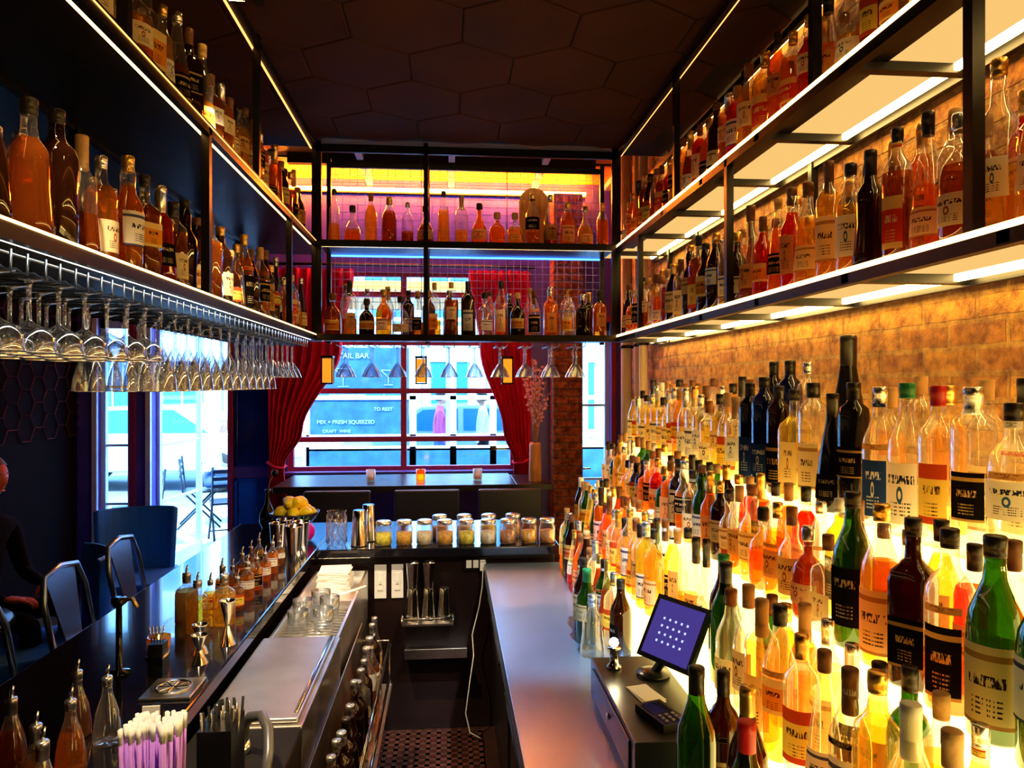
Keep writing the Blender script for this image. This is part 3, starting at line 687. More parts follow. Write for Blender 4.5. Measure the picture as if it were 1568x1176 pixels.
mb=MB(); mb.box(-.22,.09,3.55,YF-.001,.40,.415,STEELW); mb.box(-.22,.09,3.545,3.555,.40,.45,STEELW); mb.build('drain_tray',bevel=.003)

# ---------------------------------------------------------------- left bar items
def dasher(x,y,h=.15,r=.026,mat='oil',lab='cream',kind='round'):
    mb=MB(); bottle(mb,x,y,BT+.0005,kind,h,r,mat,lab,'silver',.2-pi/2,14,fill=.6)
    mb.tube([(x,y,BT+h-.012),(x,y,BT+h+.012),(x+.006,y-.006,BT+h+.028)],[.005,.004,.003],CHROME,6); mb.build('bitters_bottle')
for i in range(12):
    dasher(-.765+(.0 if i%2 else -.075),2.62+i*.065,random.uniform(.11,.15),random.uniform(.021,.026),random.choice(['oil','gold','amber','brown']),random.choice(['cream','white','black','yellow']))
for (x,y) in((-.83,2.46),(-.765,2.53),(-.90,2.56)): dasher(x,y,.17,.037,'gold' if x>-.9 else 'oil',None,'round')
DB=[(-.78,1.72,'clear'),(-.865,1.76,'oil'),(-.80,1.60,'amber'),(-.81,1.49,'oil'),(-.83,1.38,'brown'),(-.85,1.27,'oil'),(-.76,1.42,'amber'),(-.93,1.62,'brown')]
for (x,y,m) in DB: dasher(x,y,.15,.031,m,None,'cone')
for (x,y) in((-.72,3.43),(-.71,3.53),(-.81,3.50),(-.80,3.60)): tin(x,y,BT,.16,.040,False)
def jigger(x,y,h):
    mb=MB(); M=T(x,y,BT+.0005); mb.lathe([(.024,0),(.02,.01),(.007,h*.42),(.007,h*.48),(.022,h*.95),(.024,h),(.021,h*.97),(.006,h*.5)],CHROME,18,M,closed=False); mb.build('jigger')
jigger(-.755,2.26,.09); jigger(-.695,2.33,.14); jigger(-.73,2.18,.085)
mb=MB(); mb.box(-.80,-.67,1.93,2.06,BT+.0005,BT+.008,STEELW)
mb.lathe([(.045,.008),(.047,.012),(.041,.012),(.04,.0085)],CHROME,24,T(-.735,1.995,BT),closed=False)
for a in range(4): mb.box(-.04,.04,-.003,.003,.008,.012,CHROME,T(-.735,1.995,BT,a*pi/4))
mb.build('glass_rinser',bevel=.002)
mb=MB(); M=T(-.93,2.12,BT+.0005)
mb.lathe([(.03,0),(.03,.006),(.009,.012),(.008,.19),(.02,.2),(.02,.215)],LIQ['black'],16,M); mb.tube([(0,0,.205),(.04,-.01,.215),(.055,-.012,.19)],.006,CAP['gold'],8,M); mb.build('beverage_tap')
mb=MB(); M=T(-.86,2.22,BT+.0005)
mb.lathe([(.025,0),(.03,.01),(.033,.07),(.030,.07),(.022,.012)],GL('votive_amber',(1,.6,.15),.2,.05,(1,.5,.1)),16,M,closed=False); mb.lathe([(.022,.012),(.022,.035),(0,.036)],PAPER,12,M); mb.lathe([(.001,.038),(.008,.048),(.006,.06),(.0005,.075)],FLAME,8,M); mb.build('votive_candle')
mb=MB(); mb.box(-.84,-.80,2.09,2.13,BT+.0005,BT+.09,BLKPL); mb.box(-.843,-.797,2.08,2.14,BT+.05,BT+.058,CHROME)
for q in range(5): mb.tube([(-.835+q*.007,2.11,BT+.08),(-.84+q*.01,2.10,BT+.14)],.002,CHROME,5)
mb.build('cocktail_pick_holder')
mb=MB(); mb.box(-.72,-.70,1.79,1.83,BT+.0005,BT+.04,BLKPL); mb.box(-.73,-.69,1.785,1.789,BT+.0008,BT+.05,PAPER); mb.build('card_holder')
zs0=.8525
mb=MB(); STR=P('straw_purple',(.52,.26,.78),.4); M=T(-.565,1.44,zs0)
mb.box(-.05,.05,-.04,.04,0,.12,BLKPL,M)
for i in range(110):
    x=random.uniform(-.044,.044);y=random.uniform(-.034,.034); mb.tube([(x,y,.03),(x*1.1,y*1.1,.225+random.uniform(0,.008))],.0036,STR,6,M); mb.tube([(x*1.1,y*1.1,.222),(x*1.12,y*1.12,.250)],.0038,WHITEPL,6,M)
mb.build('straw_caddy')
mb=MB(); M=T(-.49,1.60,zs0); mb.box(-.035,.035,-.05,.05,0,.17,BLKPL,M)
for i in range(40):
    x=random.uniform(-.03,.03);y=random.uniform(-.04,.04); mb.tube([(x,y,.1),(x*1.2,y*1.2,.185+random.uniform(0,.02))],.003,BLKRUB if i%3 else STEELW,5,M)
mb.build('stirrer_caddy')
mb=MB(); mb.tube([(-.50,1.80,zs0+.01),(-.495,1.795,zs0+.07),(-.475,1.77,zs0+.10),(-.44,1.74,zs0+.115),(-.415,1.70,zs0+.10),(-.405,1.66,zs0+.07),(-.402,1.60,zs0+.01)],.012,P('hose_grey',(.2,.2,.22),.35,.4),10)
mb.lathe([(.018,0),(.02,.01),(.014,.03)],CHROME,14,T(-.50,1.80,zs0)); mb.lathe([(.016,0),(.018,.01),(.012,.02)],CHROME,14,T(-.402,1.60,zs0)); mb.build('soda_gun')
mb=MB()
for i in range(12): 
    M=T(-.53,3.42,.792+i*.008,random.uniform(-.15,.15)); mb.box(-.07,.07,-.07,.07,0,.006,PAPER,M)
mb.build('napkin_stack')
for (x,y) in((-.57,2.78),(-.48,2.80),(-.58,2.92),(-.48,2.95),(-.53,3.04)):
    mb=MB(); M=T(x,y,.8035); mb.lathe([(.03,0),(.036,.004),(.04,.09),(.038,.09),(.033,.01)],WGLASS,16,M,closed=False); mb.build('rocks_glass')
mb=MB(); mb.tube([(-.60,3.2,.80),(-.45,3.24,.825),(-.37,3.26,.845)],.006,WHITEPL,6); mb.ball((-.6,3.2,.80),(.02,.02,.008),CHROME,10); mb.build('bar_spoon')

# ---------------------------------------------------------------- POS
mb=MB(); mb.box(.41,.61,1.56,2.06,CT+.0005,.955,P('pos_grey',(.07,.08,.085),.3,.5)); mb.box(.405,.41,1.60,2.02,.87,.94,BLKPL); mb.lathe([(.008,0),(.008,.006)],CHROME,12,T(.405,1.8,.905,0,0,-pi/2)); mb.build('cash_drawer',bevel=.005)
nrm=Vector((-.74,-.42,.50)).normalized(); right=Vector((.49,-.87,0)).normalized(); right=(right-nrm*right.dot(nrm)).normalized(); up=nrm.cross(right)
R=Matrix((right,up,nrm)).transposed().to_4x4(); M=Matrix.Translation((.585,1.83,1.10))@R
mb=MB(); mb.box(-.09,.09,-.085,.085,-.006,.006,BLKPL,M)
SCR=EM('tablet_screen',(.10,.07,.34),.45)
mb.box(-.078,.078,-.073,.073,.006,.007,SCR,M); KEY=EM('tablet_keys',(.5,.55,1),.8)
for i in range(5):
    for j in range(4): mb.box(-.044+i*.020,-.038+i*.020,-.036+j*.020,-.030+j*.020,.007,.0075,KEY,M)
mb.tube([M@Vector((0,-.02,-.006)),(.59,1.90,1.02),(.56,1.92,.966)],.012,BLKPL,8); mb.lathe([(.045,0),(.045,.008),(.02,.014)],BLKPL,20,T(.555,1.92,.956)); mb.build('tablet_computer')
mb=MB(); M=T(.50,1.66,.956,.3); mb.box(-.035,.035,-.06,.06,0,.02,BLKPL,M); mb.box(-.028,.028,-.005,.05,.02,.021,P('reader_screen',(.03,.03,.04),.1),M)
for i in range(3):
    for j in range(3): mb.box(-.022+i*.018,-.014+i*.018,-.05+j*.014,-.043+j*.014,.02,.023,P('key_grey',(.3,.3,.32),.5),M)
mb.build('card_reader',bevel=.002)
mb=MB(); mb.box(-.03,.03,-.055,.055,0,.0015,PAPER,T(.5,1.80,.956,.2)); mb.box(-.028,.028,-.05,.05,.0015,.003,PAPER,T(.502,1.802,.956,.28)); mb.build('receipt_paper')
mb=MB(); M=T(.46,1.98,.956); mb.lathe([(.02,0),(.022,.004),(.012,.012),(.012,.05),(.02,.055)],CHROME,14,M); mb.ball((0,0,.07),.013,EM('small_lamp_glow',(1,.85,.5),40),12,M); mb.build('small_table_lamp')

# ---------------------------------------------------------------- window table + seating
mb=MB(); mb.box(-1.28,.50,5.35,6.04,.95,1.0,TABLE)
for x in(-1.1,-.3,.4): mb.box(x-.03,x+.03,5.72,5.78,.02,.95,BLACK); mb.box(x-.18,x+.18,5.6,5.9,0,.02,BLACK)
mb.box(.50,.78,5.35,5.95,.95,1.0,TABLE)
mb.build('high_table',bevel=.006)
VB=GL('votive_b',(1,.85,.7),.3,.05,(1,.9,.8))
for x in(-.6,-.22,.22):
    mb=MB(); M=T(x,5.6,1.0005); mb.lathe([(.03,0),(.035,.01),(.036,.09),(.032,.09),(.027,.012)],VB if x!=-.22 else LIQ['amber'],16,M,closed=False); mb.lathe([(.024,.012),(.024,.05),(0,.05)],PAPER if x!=-.22 else FLAME,12,M); mb.build('votive_candle')
mb=MB(); M=T(.66,5.5,1.0005); mb.lathe([(.045,0),(.05,.01),(.045,.28),(.04,.30),(.035,.295),(.03,.02)],WOODV,20,M,closed=False)
DRY=P('dried_stem',(.6,.3,.18),.8); DRF=P('dried_flower',(.85,.42,.42),.9)
for i in range(26):
    a=random.uniform(0,6.28); sp=random.uniform(.03,.14); h=random.uniform(.55,.95)
    p=[(0,0,.2),(sp*.3*math.cos(a),sp*.3*math.sin(a),.2+(h-.2)*.5),(sp*math.cos(a),sp*math.sin(a),h)]
    mb.tube(p,.0025,DRY,4,M)
    for k in range(6):
        q=Vector(p[1]).lerp(Vector(p[2]),.2+k*.15); mb.ball((q.x+random.uniform(-.02,.02),q.y,q.z),.010,DRF,6,M)
mb.build('dried_flower_vase')
def stool(x,y,rot,seat=.70,back=1.02,mat=BLACK):
    mb=MB(); M=T(x,y,0,rot)
    mb.box(-.17,.17,-.16,.16,seat-.025,seat,mat,M)
    for sx in(-1,1):
        for sy in(-1,1): mb.tube([(sx*.15,sy*.14,seat-.02),(sx*.19,sy*.18,0.0)],[.017,.012],mat,8,M)
    for zz in(.22,.42):
        f=.15+.04*(1-zz/seat)
        mb.tube([(-f,-f,zz),(f,-f,zz),(f,f,zz),(-f,f,zz),(-f,-f,zz)],.009,mat,6,M)
    mb.tube([(-.16,.15,seat-.01),(-.165,.19,seat+.2),(-.13,.21,back-.02),(0,.215,back),(.13,.21,back-.02),(.165,.19,seat+.2),(.16,.15,seat-.01)],.013,mat,8,M)
    vs=[]
    for i in range(7):
        t=i/6; z=seat+(back-.01-seat)*t; w=.06+.06*t; yy=.15+.065*t
        vs+=[(-w,yy,z),(w,yy,z),(w,yy+.006,z),(-w,yy+.006,z)]
    fs=[]
    for i in range(6):
        for k in range(4): fs.append((i*4+k,i*4+(k+1)%4,(i+1)*4+(k+1)%4,(i+1)*4+k))
    fs+=[(3,2,1,0),(24,25,26,27)]; mb.add(vs,fs,mat,False,M)
    return mb.build('bar_stool')
STM=P('stool_gunmetal',(.4,.5,.65),.28,.9)
for y in(1.95,2.62,3.2,3.75): stool(-1.43,y,pi/2,.66,.98,STM)
LEA=P('stool_leather',(.02,.015,.018),.4)
for x in(-.75,-.15,.42): 
    mb=MB(); M=T(x,5.10,0,pi)
    mb.box(-.21,.21,-.19,.19,.68,.74,LEA,M)
    mb.box(-.22,.22,.16,.20,.80,1.03,LEA,M)
    for sx in(-.18,.18):
        mb.box(sx-.015,sx+.015,.165,.195,0,.85,TABLE,M); mb.box(sx-.015,sx+.015,-.18,-.15,0,.68,TABLE,M); mb.box(sx-.012,sx+.012,-.16,.17,.3,.33,TABLE,M)
    mb.box(-.18,.18,-.175,-.155,.25,.28,TABLE,M)
    mb.build('bar_chair',bevel=.012)
for (x,y) in((-.86,5.2),(-.20,5.2),(.42,5.2)):
    mb=MB(); M=T(x,y,H+.01); mb.box(-.034,.034,-.034,.034,.0,.17,AMBERL,M)
    for sx in(-.036,.036):
        for sy in(-.036,.036): mb.box(sx-.004,sx+.004,sy-.004,sy+.004,-.005,.18,BLACK,M)
    mb.box(-.042,.042,-.042,.042,.175,.19,BLACK,M); mb.box(-.042,.042,-.042,.042,-.012,-.002,BLACK,M); mb.tube([(0,0,.19),(0,0,3.51-H)],.003,BLACK,5,M); mb.build('pendant_lantern')
BLF=P('blue_upholstery',(.04,.27,.85),.45,bump=.15,bs=90)
def lounge(x,y,rot):
    mb=MB(); M=T(x,y,0,rot)
    mb.box(-.26,.26,-.26,.24,.34,.47,BLF,M)
    n=10; vs=[]
    for i in range(n+1):
        a=-.9+1.8*i/n
        for (rr,zz) in((.27,.40),(.31,.40),(.34,.88),(.30,.90)): vs.append((rr*math.sin(a)*1.0,rr*math.cos(a)*.75+.02,zz))
    fs=[]
    for i in range(n):
        for k in range(4): fs.append((i*4+k,i*4+(k+1)%4,(i+1)*4+(k+1)%4,(i+1)*4+k))
    fs+=[(3,2,1,0),tuple(n*4+k for k in range(4))]; mb.add(vs,fs,BLF,False,M)
    for sx in(-.22,.22):
        for sy in(-.2,.2): mb.tube([(sx*.9,sy*.9,.34),(sx,sy,0)],[.018,.012],TABLE,8,M)
    return mb.build('lounge_chair',bevel=.012)
lounge(-1.98,3.78,-1.0); lounge(-2.62,4.0,1.4); lounge(-2.1,5.0,.3)
mb=MB(); M=T(-2.15,3.15,0); mb.lathe([(.0,.72),(.30,.72),(.31,.735),(.30,.75),(0,.75)],TABLE,28,M,closed=False); mb.lathe([(.22,0),(.22,.02),(.03,.04),(.03,.72)],BLACK,20,M); mb.build('cafe_table')
mb=MB(); PB=P('pipe_beige',(.7,.5,.3),.4)
for (x,y,r) in((1.25,4.55,.03),(1.255,4.72,.022),(1.24,4.95,.04),(1.26,5.12,.02)):
    mb.tube([(x,y,0.0),(x,y,3.4)],r,PB,12)
    for z in(1.2,2.0,2.8): mb.lathe([(r*1.25,0),(r*1.25,.02)],BLACK,12,T(x,y,z))
mb.build('wall_pipes')

# ---------------------------------------------------------------- outdoors
GRD=P('sidewalk_concrete',(.32,.34,.36),.8,var=.2,vs=2); ASP=P('asphalt',(.2,.2,.2),.9,var=.2)
wall('sidewalk',[(-14,14,6.46,10.6,-.08,-.01)],GRD); wall('street',[(-22,22,10.6,22,-.12,-.06)],ASP)
mb=MB(); BF=P('facade_stone',(.42,.52,.58),.8,var=.3,vs=2); BW=P('facade_glass',(.03,.14,.22),.15)
mb.box(-20,20,18,19,-.05,9,BF)
for i in range(-12,13):
    x=i*1.6
    for z in(.6,3.4,6.2):
        mb.box(x-.45,x+.45,17.93,18,z,z+1.7,BW); mb.box(x-.5,x+.5,17.88,18,z-.1,z,WHITEP); mb.box(x-.5,x+.5,17.9,18,z+1.7,z+1.8,WHITEP); mb.box(x-.02,x+.02,17.9,17.94,z,z+1.7,WHITEP)
    mb.box(x+.7,x+.9,17.85,18,0,9,WHITEP)
mb.build('street_building')
mb=MB(); BB=P('board_navy',(.02,.10,.17),.6,var=.3)
mb.box(-1.75,2.2,9.0,9.1,0,.95,BB)
for x in(-1.75,-.45,.05,.55,1.2,2.1): mb.box(x-.04,x+.04,9.0,9.1,0,2.9,WHITEP)
for z in(.95,1.10,1.58,2.45): mb.box(-1.75,2.2,9.0,9.1,z-.025,z+.025,WHITEP)
mb.box(-1.7,-.5,9.02,9.05,1.12,1.56,BB); mb.box(-1.7,-.5,9.02,9.05,1.62,2.2,BB)
mb.box(-1.9,2.4,8.8,11.2,2.9,3.0,COPPER)
for x in(-1.75,0,2.1): mb.box(x-.05,x+.05,11.0,11.1,0,2.9,WHITEP)
mb.build('dining_shed')
CHALK=P('chalk_white',(.35,.55,.6),.9)
def text(s,x,y,z,size,name):
    cu=bpy.data.curves.new(name,'FONT'); cu.body=s; cu.size=size; cu.extrude=.002; cu.materials.append(CHALK)
    o=bpy.data.objects.new(name,cu); sc.collection.objects.link(o); o.location=(x,y,z); o.rotation_euler=(pi/2,0,0); return o
e0=bpy.data.objects.new('chalk_lettering',None); sc.collection.objects.link(e0)
for a in(('COCKTAIL BAR',-1.62,9.0,2.07,.09),('MIX + FRESH SQUEEZED',-1.62,9.0,1.26,.065),('DRAFT  WINE',-1.55,9.0,1.15,.055),('TO REST',-.93,9.0,1.42,.06)):
    o=text(*a,'line'); o.parent=e0
mb=MB()
for q in((-1.3,1.94,.22),(-.75,1.92,.18)):
    x,z,w_=q; mb.tube([(x-w_/2,9.0,z),(x+w_/2,9.0,z),(x,9.0,z-w_*.5),(x-w_/2,9.0,z)],.004,CHALK,5); mb.tube([(x,9.0,z-w_*.5),(x,9.0,z-w_),(x-w_*.3,9.0,z-w_),(x+w_*.3,9.0,z-w_)],.004,CHALK,5)
mb.build('martini_drawing',parent=e0)
def car(x,y,col):
    mb=MB(); C=P('car_paint_%.1f'%x,col,.25,.2,coat=.5); M=T(x,y,-.06)
    prof=[(-2.1,.35),(-2.15,.7),(-1.95,.9),(-1.3,.98),(-.7,1.42),(.7,1.46),(1.35,1.02),(2.05,.88),(2.15,.6),(2.1,.35)]
    n=len(prof); vs=[(a,-.85,b) for a,b in prof]+[(a,.85,b) for a,b in prof]
    fs=[tuple(range(n)),tuple(range(2*n-1,n-1,-1))]+[(i,i+n,(i+1)%n+n,(i+1)%n) for i in range(n)]
    mb.add(vs,fs,C,False,M)
    mb.add([(-1.15,-.86,1.0),(-.65,-.86,1.36),(-.05,-.86,1.38),(-.05,-.86,1.0)],[(0,1,2,3)],BW,False,M); mb.add([(.05,-.86,1.0),(.05,-.86,1.38),(.65,-.86,1.38),(1.2,-.86,1.0)],[(0,1,2,3)],BW,False,M)
    for wx in(-1.35,1.35):
        for wy in(-.8,.8): mb.lathe([(.0,-.1),(.2,-.1),(.33,-.09),(.34,0),(.33,.09),(.2,.1),(0,.1)],BLKRUB,20,M@T(wx,wy,.34,0,pi/2),closed=False); mb.lathe([(0,-.11),(.18,-.105)],CHROME,16,M@T(wx,wy,.34,0,pi/2),closed=False)
    mb.build('parked_car',bevel=.03)
car(-5.2,13.2,(.35,.4,.45)); car(.2,13.4,(.3,.38,.42))

# ---------------------------------------------------------------- people
LIP=P('lip',(.45,.12,.1),.5)
def headmesh(mb,c,f,skin,hair,cap=None,sc_=1):
    f=Vector(f).normalized(); up=Vector((0,0,1)); up=(up-f*up.dot(f)).normalized(); r=f.cross(up)
    M=Matrix.Translation(c)@Matrix((r,f,up)).transposed().to_4x4()@Matrix.Scale(sc_,4)
    ni,nj=20,28; vs=[]
    for i in range(ni+1):
        th=pi*i/ni
        for j in range(nj):
            ph=2*pi*j/nj; x=math.sin(th)*math.cos(ph);y=math.sin(th)*math.sin(ph);z=-math.cos(th)
            k=1-.34*max(0,-z)**1.5
            X=x*.075*k; Y=y*.094*(k if y<0 else (1-.10*max(0,-z))); Z=z*.118
            if y>.6: 
                g=math.exp(-((x/.15)**2))*math.exp(-(((z+.12)/.17)**2)); Y+=.020*g
                Y-=.009*math.exp(-(((abs(x)-.36)/.17)**2))*math.exp(-(((z-.06)/.12)**2))
                Y+=.004*math.exp(-((x/.3)**2))*math.exp(-(((z+.48)/.09)**2))+.006*math.exp(-((x/.3)**2))*math.exp(-(((z+.8)/.12)**2))
            vs.append((X,Y,Z))
    fs=[(i*nj+j,i*nj+(j+1)%nj,(i+1)*nj+(j+1)%nj,(i+1)*nj+j) for i in range(ni) for j in range(nj)]
    mb.add(vs,fs,skin,True,M)
    for sx in(-1,1):
        mb.ball((sx*.028,.076,.006),(.012,.008,.007),WHITEPL,10,M); mb.ball((sx*.028,.0825,.006),(.005,.003,.005),BLKPL,8,M)
        mb.ball((sx*.075,-.005,-.005),(.009,.017,.028),skin,10,M); mb.tube([(sx*.044,.076,.026),(sx*.030,.084,.031),(sx*.016,.086,.028)],.003,hair,5,M)
    mb.tube([(-.022,.080,-.060),(0,.088,-.058),(.022,.080,-.060)],.0035,LIP,6,M)
    vs=[]; ni=12; nj=24
    for i in range(ni+1):
        for j in range(nj):
            ph=2*pi*j/nj; front=max(0,math.sin(ph)); lim=2.05-1.15*front**.7
            th=lim*i/ni; k=1+.05*math.sin(ph*7+i)*(i/ni)
            vs.append((math.sin(th)*math.cos(ph)*.081*k,math.sin(th)*math.sin(ph)*.100*k-.004,math.cos(th)*.125))
    fs=[(i*nj+j,i*nj+(j+1)%nj,(i+1)*nj+(j+1)%nj,(i+1)*nj+j) for i in range(ni) for j in range(nj)]
    mb.add(vs,fs,hair,True,M)
    if cap:
        mb.lathe([(.087,.0),(.088,.03),(.075,.07),(.04,.09),(0,.095)],cap,18,M@T(0,-.005,.045),closed=False); mb.ball((0,.10,.055),(.06,.05,.006),cap,12,M)
def hand(mb,w,d,n,skin,curl=.6,side=1):
    w=Vector(w); d=Vector(d).normalized(); n=Vector(n); n=(n-d*n.dot(d)).normalized(); s=d.cross(n)*side
    M=Matrix.Translation(w+d*.045)@Matrix((s,d,n)).transposed().to_4x4()
    mb.ball((0,0,0),(.040,.052,.016),skin,12,M)
    for k,(off,ln) in enumerate(((-.03,.062),(-.010,.075),(.010,.080),(.029,.070))):
        p=w+d*.085+s*off; a=.15; q=[p.copy()]; seg=[.45,.32,.23]
        for t in seg:
            q.append(q[-1]+(d*math.cos(a)+(-n)*math.sin(a))*ln*t); a+=curl
        mb.tube([w+d*.06+s*off*.9]+q,[.010,.0095,.009,.008,.0055],skin,8)
    p=w+d*.025+s*.034
    mb.tube([w+d*.02+s*.02,p,p+(d*.6+s*.6-n*.3)*.035,p+(d*.95+s*.65-n*.6)*.055],[.012,.011,.0095,.006],skin,8)
def person(name,J,R,mats,face,cap=None,hs=1):
    keys=list(J.keys()); idx={k:i for i,k in enumerate(keys)}
    bones=[('pel','spine'),('spine','chest'),('chest','neck'),('neck','head'),('chest','shL'),('shL','elL'),('elL','wrL'),('chest','shR'),('shR','elR'),('elR','wrR'),
     ('pel','hipL'),('hipL','knL'),('knL','anL'),('anL','toL'),('pel','hipR'),('hipR','knR'),('knR','anR'),('anR','toR')]
    me=bpy.data.meshes.new('tmp'); me.from_pydata([J[k] for k in keys],[(idx[a],idx[b]) for a,b in bones],[])
    ob=bpy.data.objects.new('tmp',me); sc.collection.objects.link(ob)
    md=ob.modifiers.new('s','SKIN'); md.use_smooth_shade=True
    sub=ob.modifiers.new('ss','SUBSURF'); sub.levels=2; sub.render_levels=2
    for i,k in enumerate(keys):
        r=R[k.rstrip('LR') if k not in R else k]; me.skin_vertices[0].data[i].radius=(r,r*.85) if not isinstance(r,tuple) else r
        me.skin_vertices[0].data[i].use_root=(k=='pel')
    bpy.context.view_layer.update(); dg=bpy.context.evaluated_depsgraph_get()
    m2=bpy.data.meshes.new_from_object(ob.evaluated_get(dg)); bpy.data.objects.remove(ob)
    emp=bpy.data.objects.new(name,None); sc.collection.objects.link(emp)
    skin,shirt,pants,shoe,hair=mats
    m2.materials.clear()
    for q in(skin,shirt,pants,shoe): m2.materials.append(q)
    def segd(p,a,b):
        a=Vector(J[a]);b=Vector(J[b]); t=max(0,min(1,(p-a).dot(b-a)/(b-a).length_squared)); return (p-a.lerp(b,t)).length
    cls={('neck','head'):0,('anL','toL'):3,('anR','toR'):3,('hipL','knL'):2,('knL','anL'):2,('hipR','knR'):2,('knR','anR'):2,('pel','hipL'):2,('pel','hipR'):2}
    for p in m2.polygons:
        b=min(bones,key=lambda b:segd(p.center,*b)); p.material_index=cls.get(b,1); p.use_smooth=True
    body=bpy.data.objects.new('body',m2); sc.collection.objects.link(body); body.parent=emp
    mb=MB(); headmesh(mb,Vector(J['head'])+Vector((0,0,.07)),face,skin,hair,cap,hs); mb.build('head',parent=emp)
    for s_,sd in(('L',1),('R',-1)):
        mb=MB(); w=Vector(J['wr'+s_]); d=w-Vector(J['el'+s_]); hand(mb,w-d.normalized()*.01,d,(0,0,1) if abs(d.normalized().z)<.8 else face,skin,.5,sd); mb.build('hand_'+s_,parent=emp)
    return emp
RAD={'pel':(.15,.11),'spine':(.135,.10),'chest':(.16,.11),'neck':.055,'head':.05,'sh':.062,'el':.043,'wr':.029,'hip':.09,'kn':.06,'an':.042,'to':.04}
def seated(x,y,rot,seat=.47,lean=0,arms='lap'):
    def W(a,b,c): 
        v=Matrix.Rotation(rot,4,'Z')@Vector((a,b,0)); return (x+v.x,y+v.y,c)
    s=seat+.10
    J={'pel':W(0,0,s),'spine':W(0,.02+lean*.3,s+.2),'chest':W(0,.02+lean*.8,s+.40),'neck':W(0,.03+lean,s+.55),'head':W(0,.05+lean*1.15,s+.63)}
    for n,sg in(('L',-1),('R',1)):
        J['sh'+n]=W(sg*.19,.02+lean*.85,s+.44)
        if arms=='table': J['el'+n]=W(sg*.25,.18+lean,s+.22); J['wr'+n]=W(sg*.12,.40+lean,s+.27)
        else: J['el'+n]=W(sg*.25,.05+lean,s+.16); J['wr'+n]=W(sg*.13,.27+lean,s+.12)
        J['hip'+n]=W(sg*.10,.05,s-.01); J['kn'+n]=W(sg*.13,.46,s+.01); J['an'+n]=W(sg*.13,.44,.09); J['to'+n]=W(sg*.14,.58,.045)
    f=Matrix.Rotation(rot,4,'Z')@Vector((0,1,-.1)); return J,f
SK=P('skin_tone',(.62,.28,.18),.5); SKD=P('skin_dim_red_light',(.5,.12,.07),.6); SK2=P('skin_tone_b',(.35,.17,.1),.5); DK=P('cloth_black',(.010,.009,.011),.95,bump=.3,bs=30,spec=.1); HR=P('hair_dark',(.02,.012,.01),.6,bump=.4,bs=200); WS=P('cloth_white',(.6,.62,.65),.8); JN=P('cloth_denim',(.05,.09,.2),.8); PK=P('cloth_pink',(.6,.08,.22),.8); HG=P('hair_grey',(.4,.4,.4),.7)  # SKD: skin copy with dim red light put into its colour
J,f=seated(-2.47,3.92,-1.75,.47,.06,'lap'); person('seated_patron',J,RAD,(SKD,DK,DK,BLKPL,HR),f)
J,f=seated(-3.02,9.2,-1.3,.45,.12,'lap'); person('seated_man_outside',J,RAD,(SK,WS,JN,BLKPL,HG),f,cap=WS)
def fchair(x,y,rot,name='folding_chair'):
    mb=MB(); M=T(x,y,0,rot)
    mb.box(-.2,.2,-.2,.18,.43,.45,BLACK,M)
    for sx in(-.2,.2): mb.tube([(sx,-.24,.85),(sx,-.2,.45),(sx,.22,0)],.012,BLACK,8,M); mb.tube([(sx*.9,.16,.43),(sx*.9,-.26,0)],.012,BLACK,8,M)
    for z in(.62,.7,.78): mb.box(-.2,.2,-.235-(z-.6)*.06,-.225-(z-.6)*.06,z,z+.04,BLACK,M)
    mb.tube([(-.2,.1,.1),(.2,.1,.1)],.008,BLACK,6,M); mb.build(name)
fchair(-3.05,9.19,-1.3); fchair(-2.45,8.3,.4); fchair(-3.3,7.9,2.2)
mb=MB(); M=T(-2.32,9.45,0); mb.lathe([(0,.72),(.3,.72),(.3,.745),(0,.745)],WHITEP,24,M,closed=False); mb.lathe([(.2,0),(.2,.02),(.025,.04),(.025,.72)],CHROME,16,M); mb.build('patio_table')
def standing(x,y,rot):
    def W(a,b,c): v=Matrix.Rotation(rot,4,'Z')@Vector((a,b,0)); return (x+v.x,y+v.y,c-.06)
    J={'pel':W(0,0,.92),'spine':W(0,.0,1.1),'chest':W(0,.01,1.30),'neck':W(0,.01,1.46),'head':W(0,.03,1.53)}
    for n,sg in(('L',-1),('R',1)):
        J['sh'+n]=W(sg*.18,0,1.36);J['el'+n]=W(sg*.24,-.03*sg,1.08);J['wr'+n]=W(sg*.25,.1,.86);J['hip'+n]=W(sg*.09,0,.88);J['kn'+n]=W(sg*.1,.08*sg,.48);J['an'+n]=W(sg*.1,.14*sg-.06,.08);J['to'+n]=W(sg*.11,.14*sg+.08,.04)
    return J,Matrix.Rotation(rot,4,'Z')@Vector((0,1,0))
J,f=standing(-.15,11.6,-1.5); person('pedestrian',J,RAD,(SK,PK,JN,BLKPL,HR),f)
J,f=standing(.55,11.7,1.5); person('pedestrian',J,RAD,(SK2,WS,DK,BLKPL,HR),f)

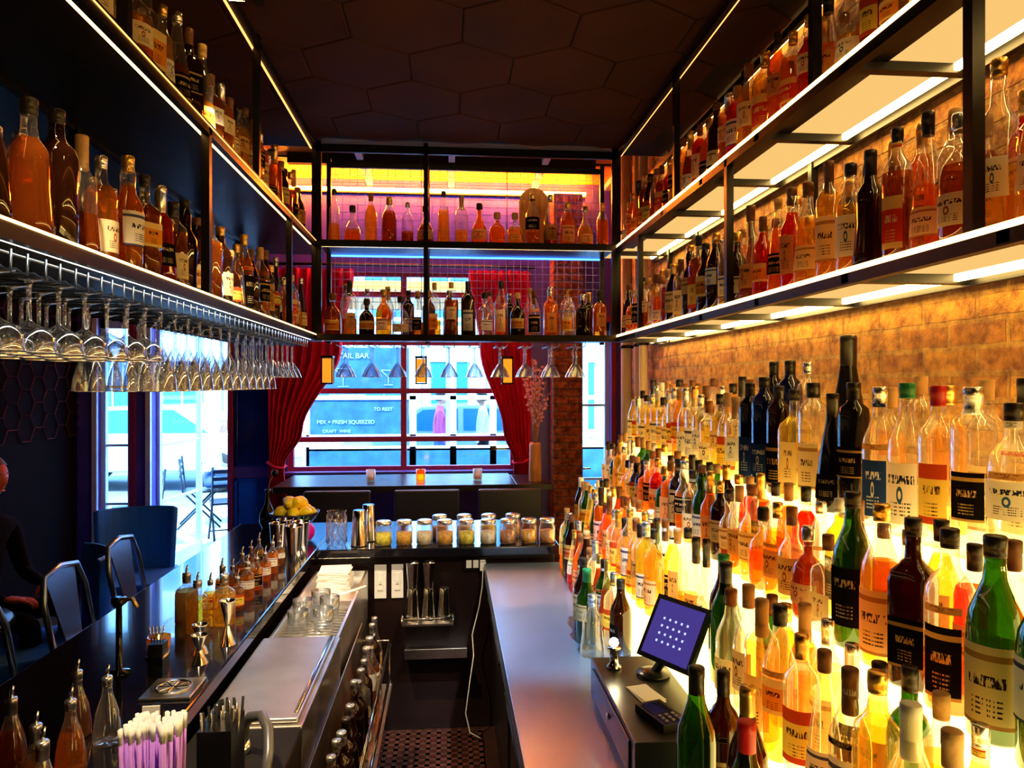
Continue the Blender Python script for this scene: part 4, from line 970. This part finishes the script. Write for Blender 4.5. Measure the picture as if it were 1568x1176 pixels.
# ---------------------------------------------------------------- lights
w=bpy.data.worlds.new('w'); sc.world=w; w.use_nodes=True; nt=w.node_tree; nt.nodes.clear()
bg=nt.nodes.new('ShaderNodeBackground'); bg.inputs[0].default_value=(.20,.52,1,1); bg.inputs[1].default_value=8
o=nt.nodes.new('ShaderNodeOutputWorld'); nt.links.new(bg.outputs[0],o.inputs[0])
def area(name,loc,rot,sx,sy,e,col,portal=False):
    l=bpy.data.lights.new(name,'AREA'); l.shape='RECTANGLE'; l.size=sx; l.size_y=sy; l.energy=e; l.color=col
    if portal: l.cycles.is_portal=True
    ob=bpy.data.objects.new(name,l); sc.collection.objects.link(ob); ob.location=loc; ob.rotation_euler=rot; return ob
area('daylight_portal',(-.4,6.44,1.86),(-pi/2,0,0),1.96,1.72,1,(1,1,1),True)
area('daylight_portal',(-2.4,6.44,1.15),(-pi/2,0,0),1.06,2.3,1,(1,1,1),True)
s_=bpy.data.lights.new('sun','SUN'); s_.energy=6; s_.color=(.8,.95,1); s_.angle=.02
so=bpy.data.objects.new('sun',s_); sc.collection.objects.link(so); so.rotation_euler=(math.radians(42),0,math.radians(-18)); so.location=(0,-5,12)
def spot(x,y,tx,ty,tz,e,col,size=.8):
    l=bpy.data.lights.new('track_spot','SPOT'); l.energy=e; l.color=col; l.spot_size=size; l.spot_blend=.6; l.shadow_soft_size=.03
    ob=bpy.data.objects.new('track_spot',l); sc.collection.objects.link(ob); ob.location=(x,y+.05,2.90); d=Vector((tx,ty,tz))-ob.location; ob.rotation_euler=d.to_track_quat('-Z','Y').to_euler()
spot(-.66,1.1,-.62,1.9,.9,100,(1,.76,.48),.8)  # added spot, brightens the ice chest lid
spot(-.66,2.28,-.55,2.8,.9,165,(1,.78,.5),.9)
spot(.60,.9,.0,3.6,.95,110,(1,.84,.64),.6)  # added warm spot, lifts the counter and end bar
spot(.60,1.6,.36,2.7,.85,220,(.6,.8,1),.55)  # added cool spot, stands in for daylight sheen on the steel counter

# ---------------------------------------------------------------- camera
cam=bpy.data.cameras.new('camera'); cam.sensor_width=36; cam.lens=36*1100/1568; cam.clip_start=.05
co=bpy.data.objects.new('camera',cam); sc.collection.objects.link(co); co.location=(0,0,H); co.rotation_euler=(pi/2,0,-math.radians(5)); sc.camera=co
sc.view_settings.view_transform='Standard'; sc.view_settings.look='None'; sc.view_settings.exposure=.7
try: sc.view_settings.look='Medium High Contrast'
except Exception as ex: print('look',ex)
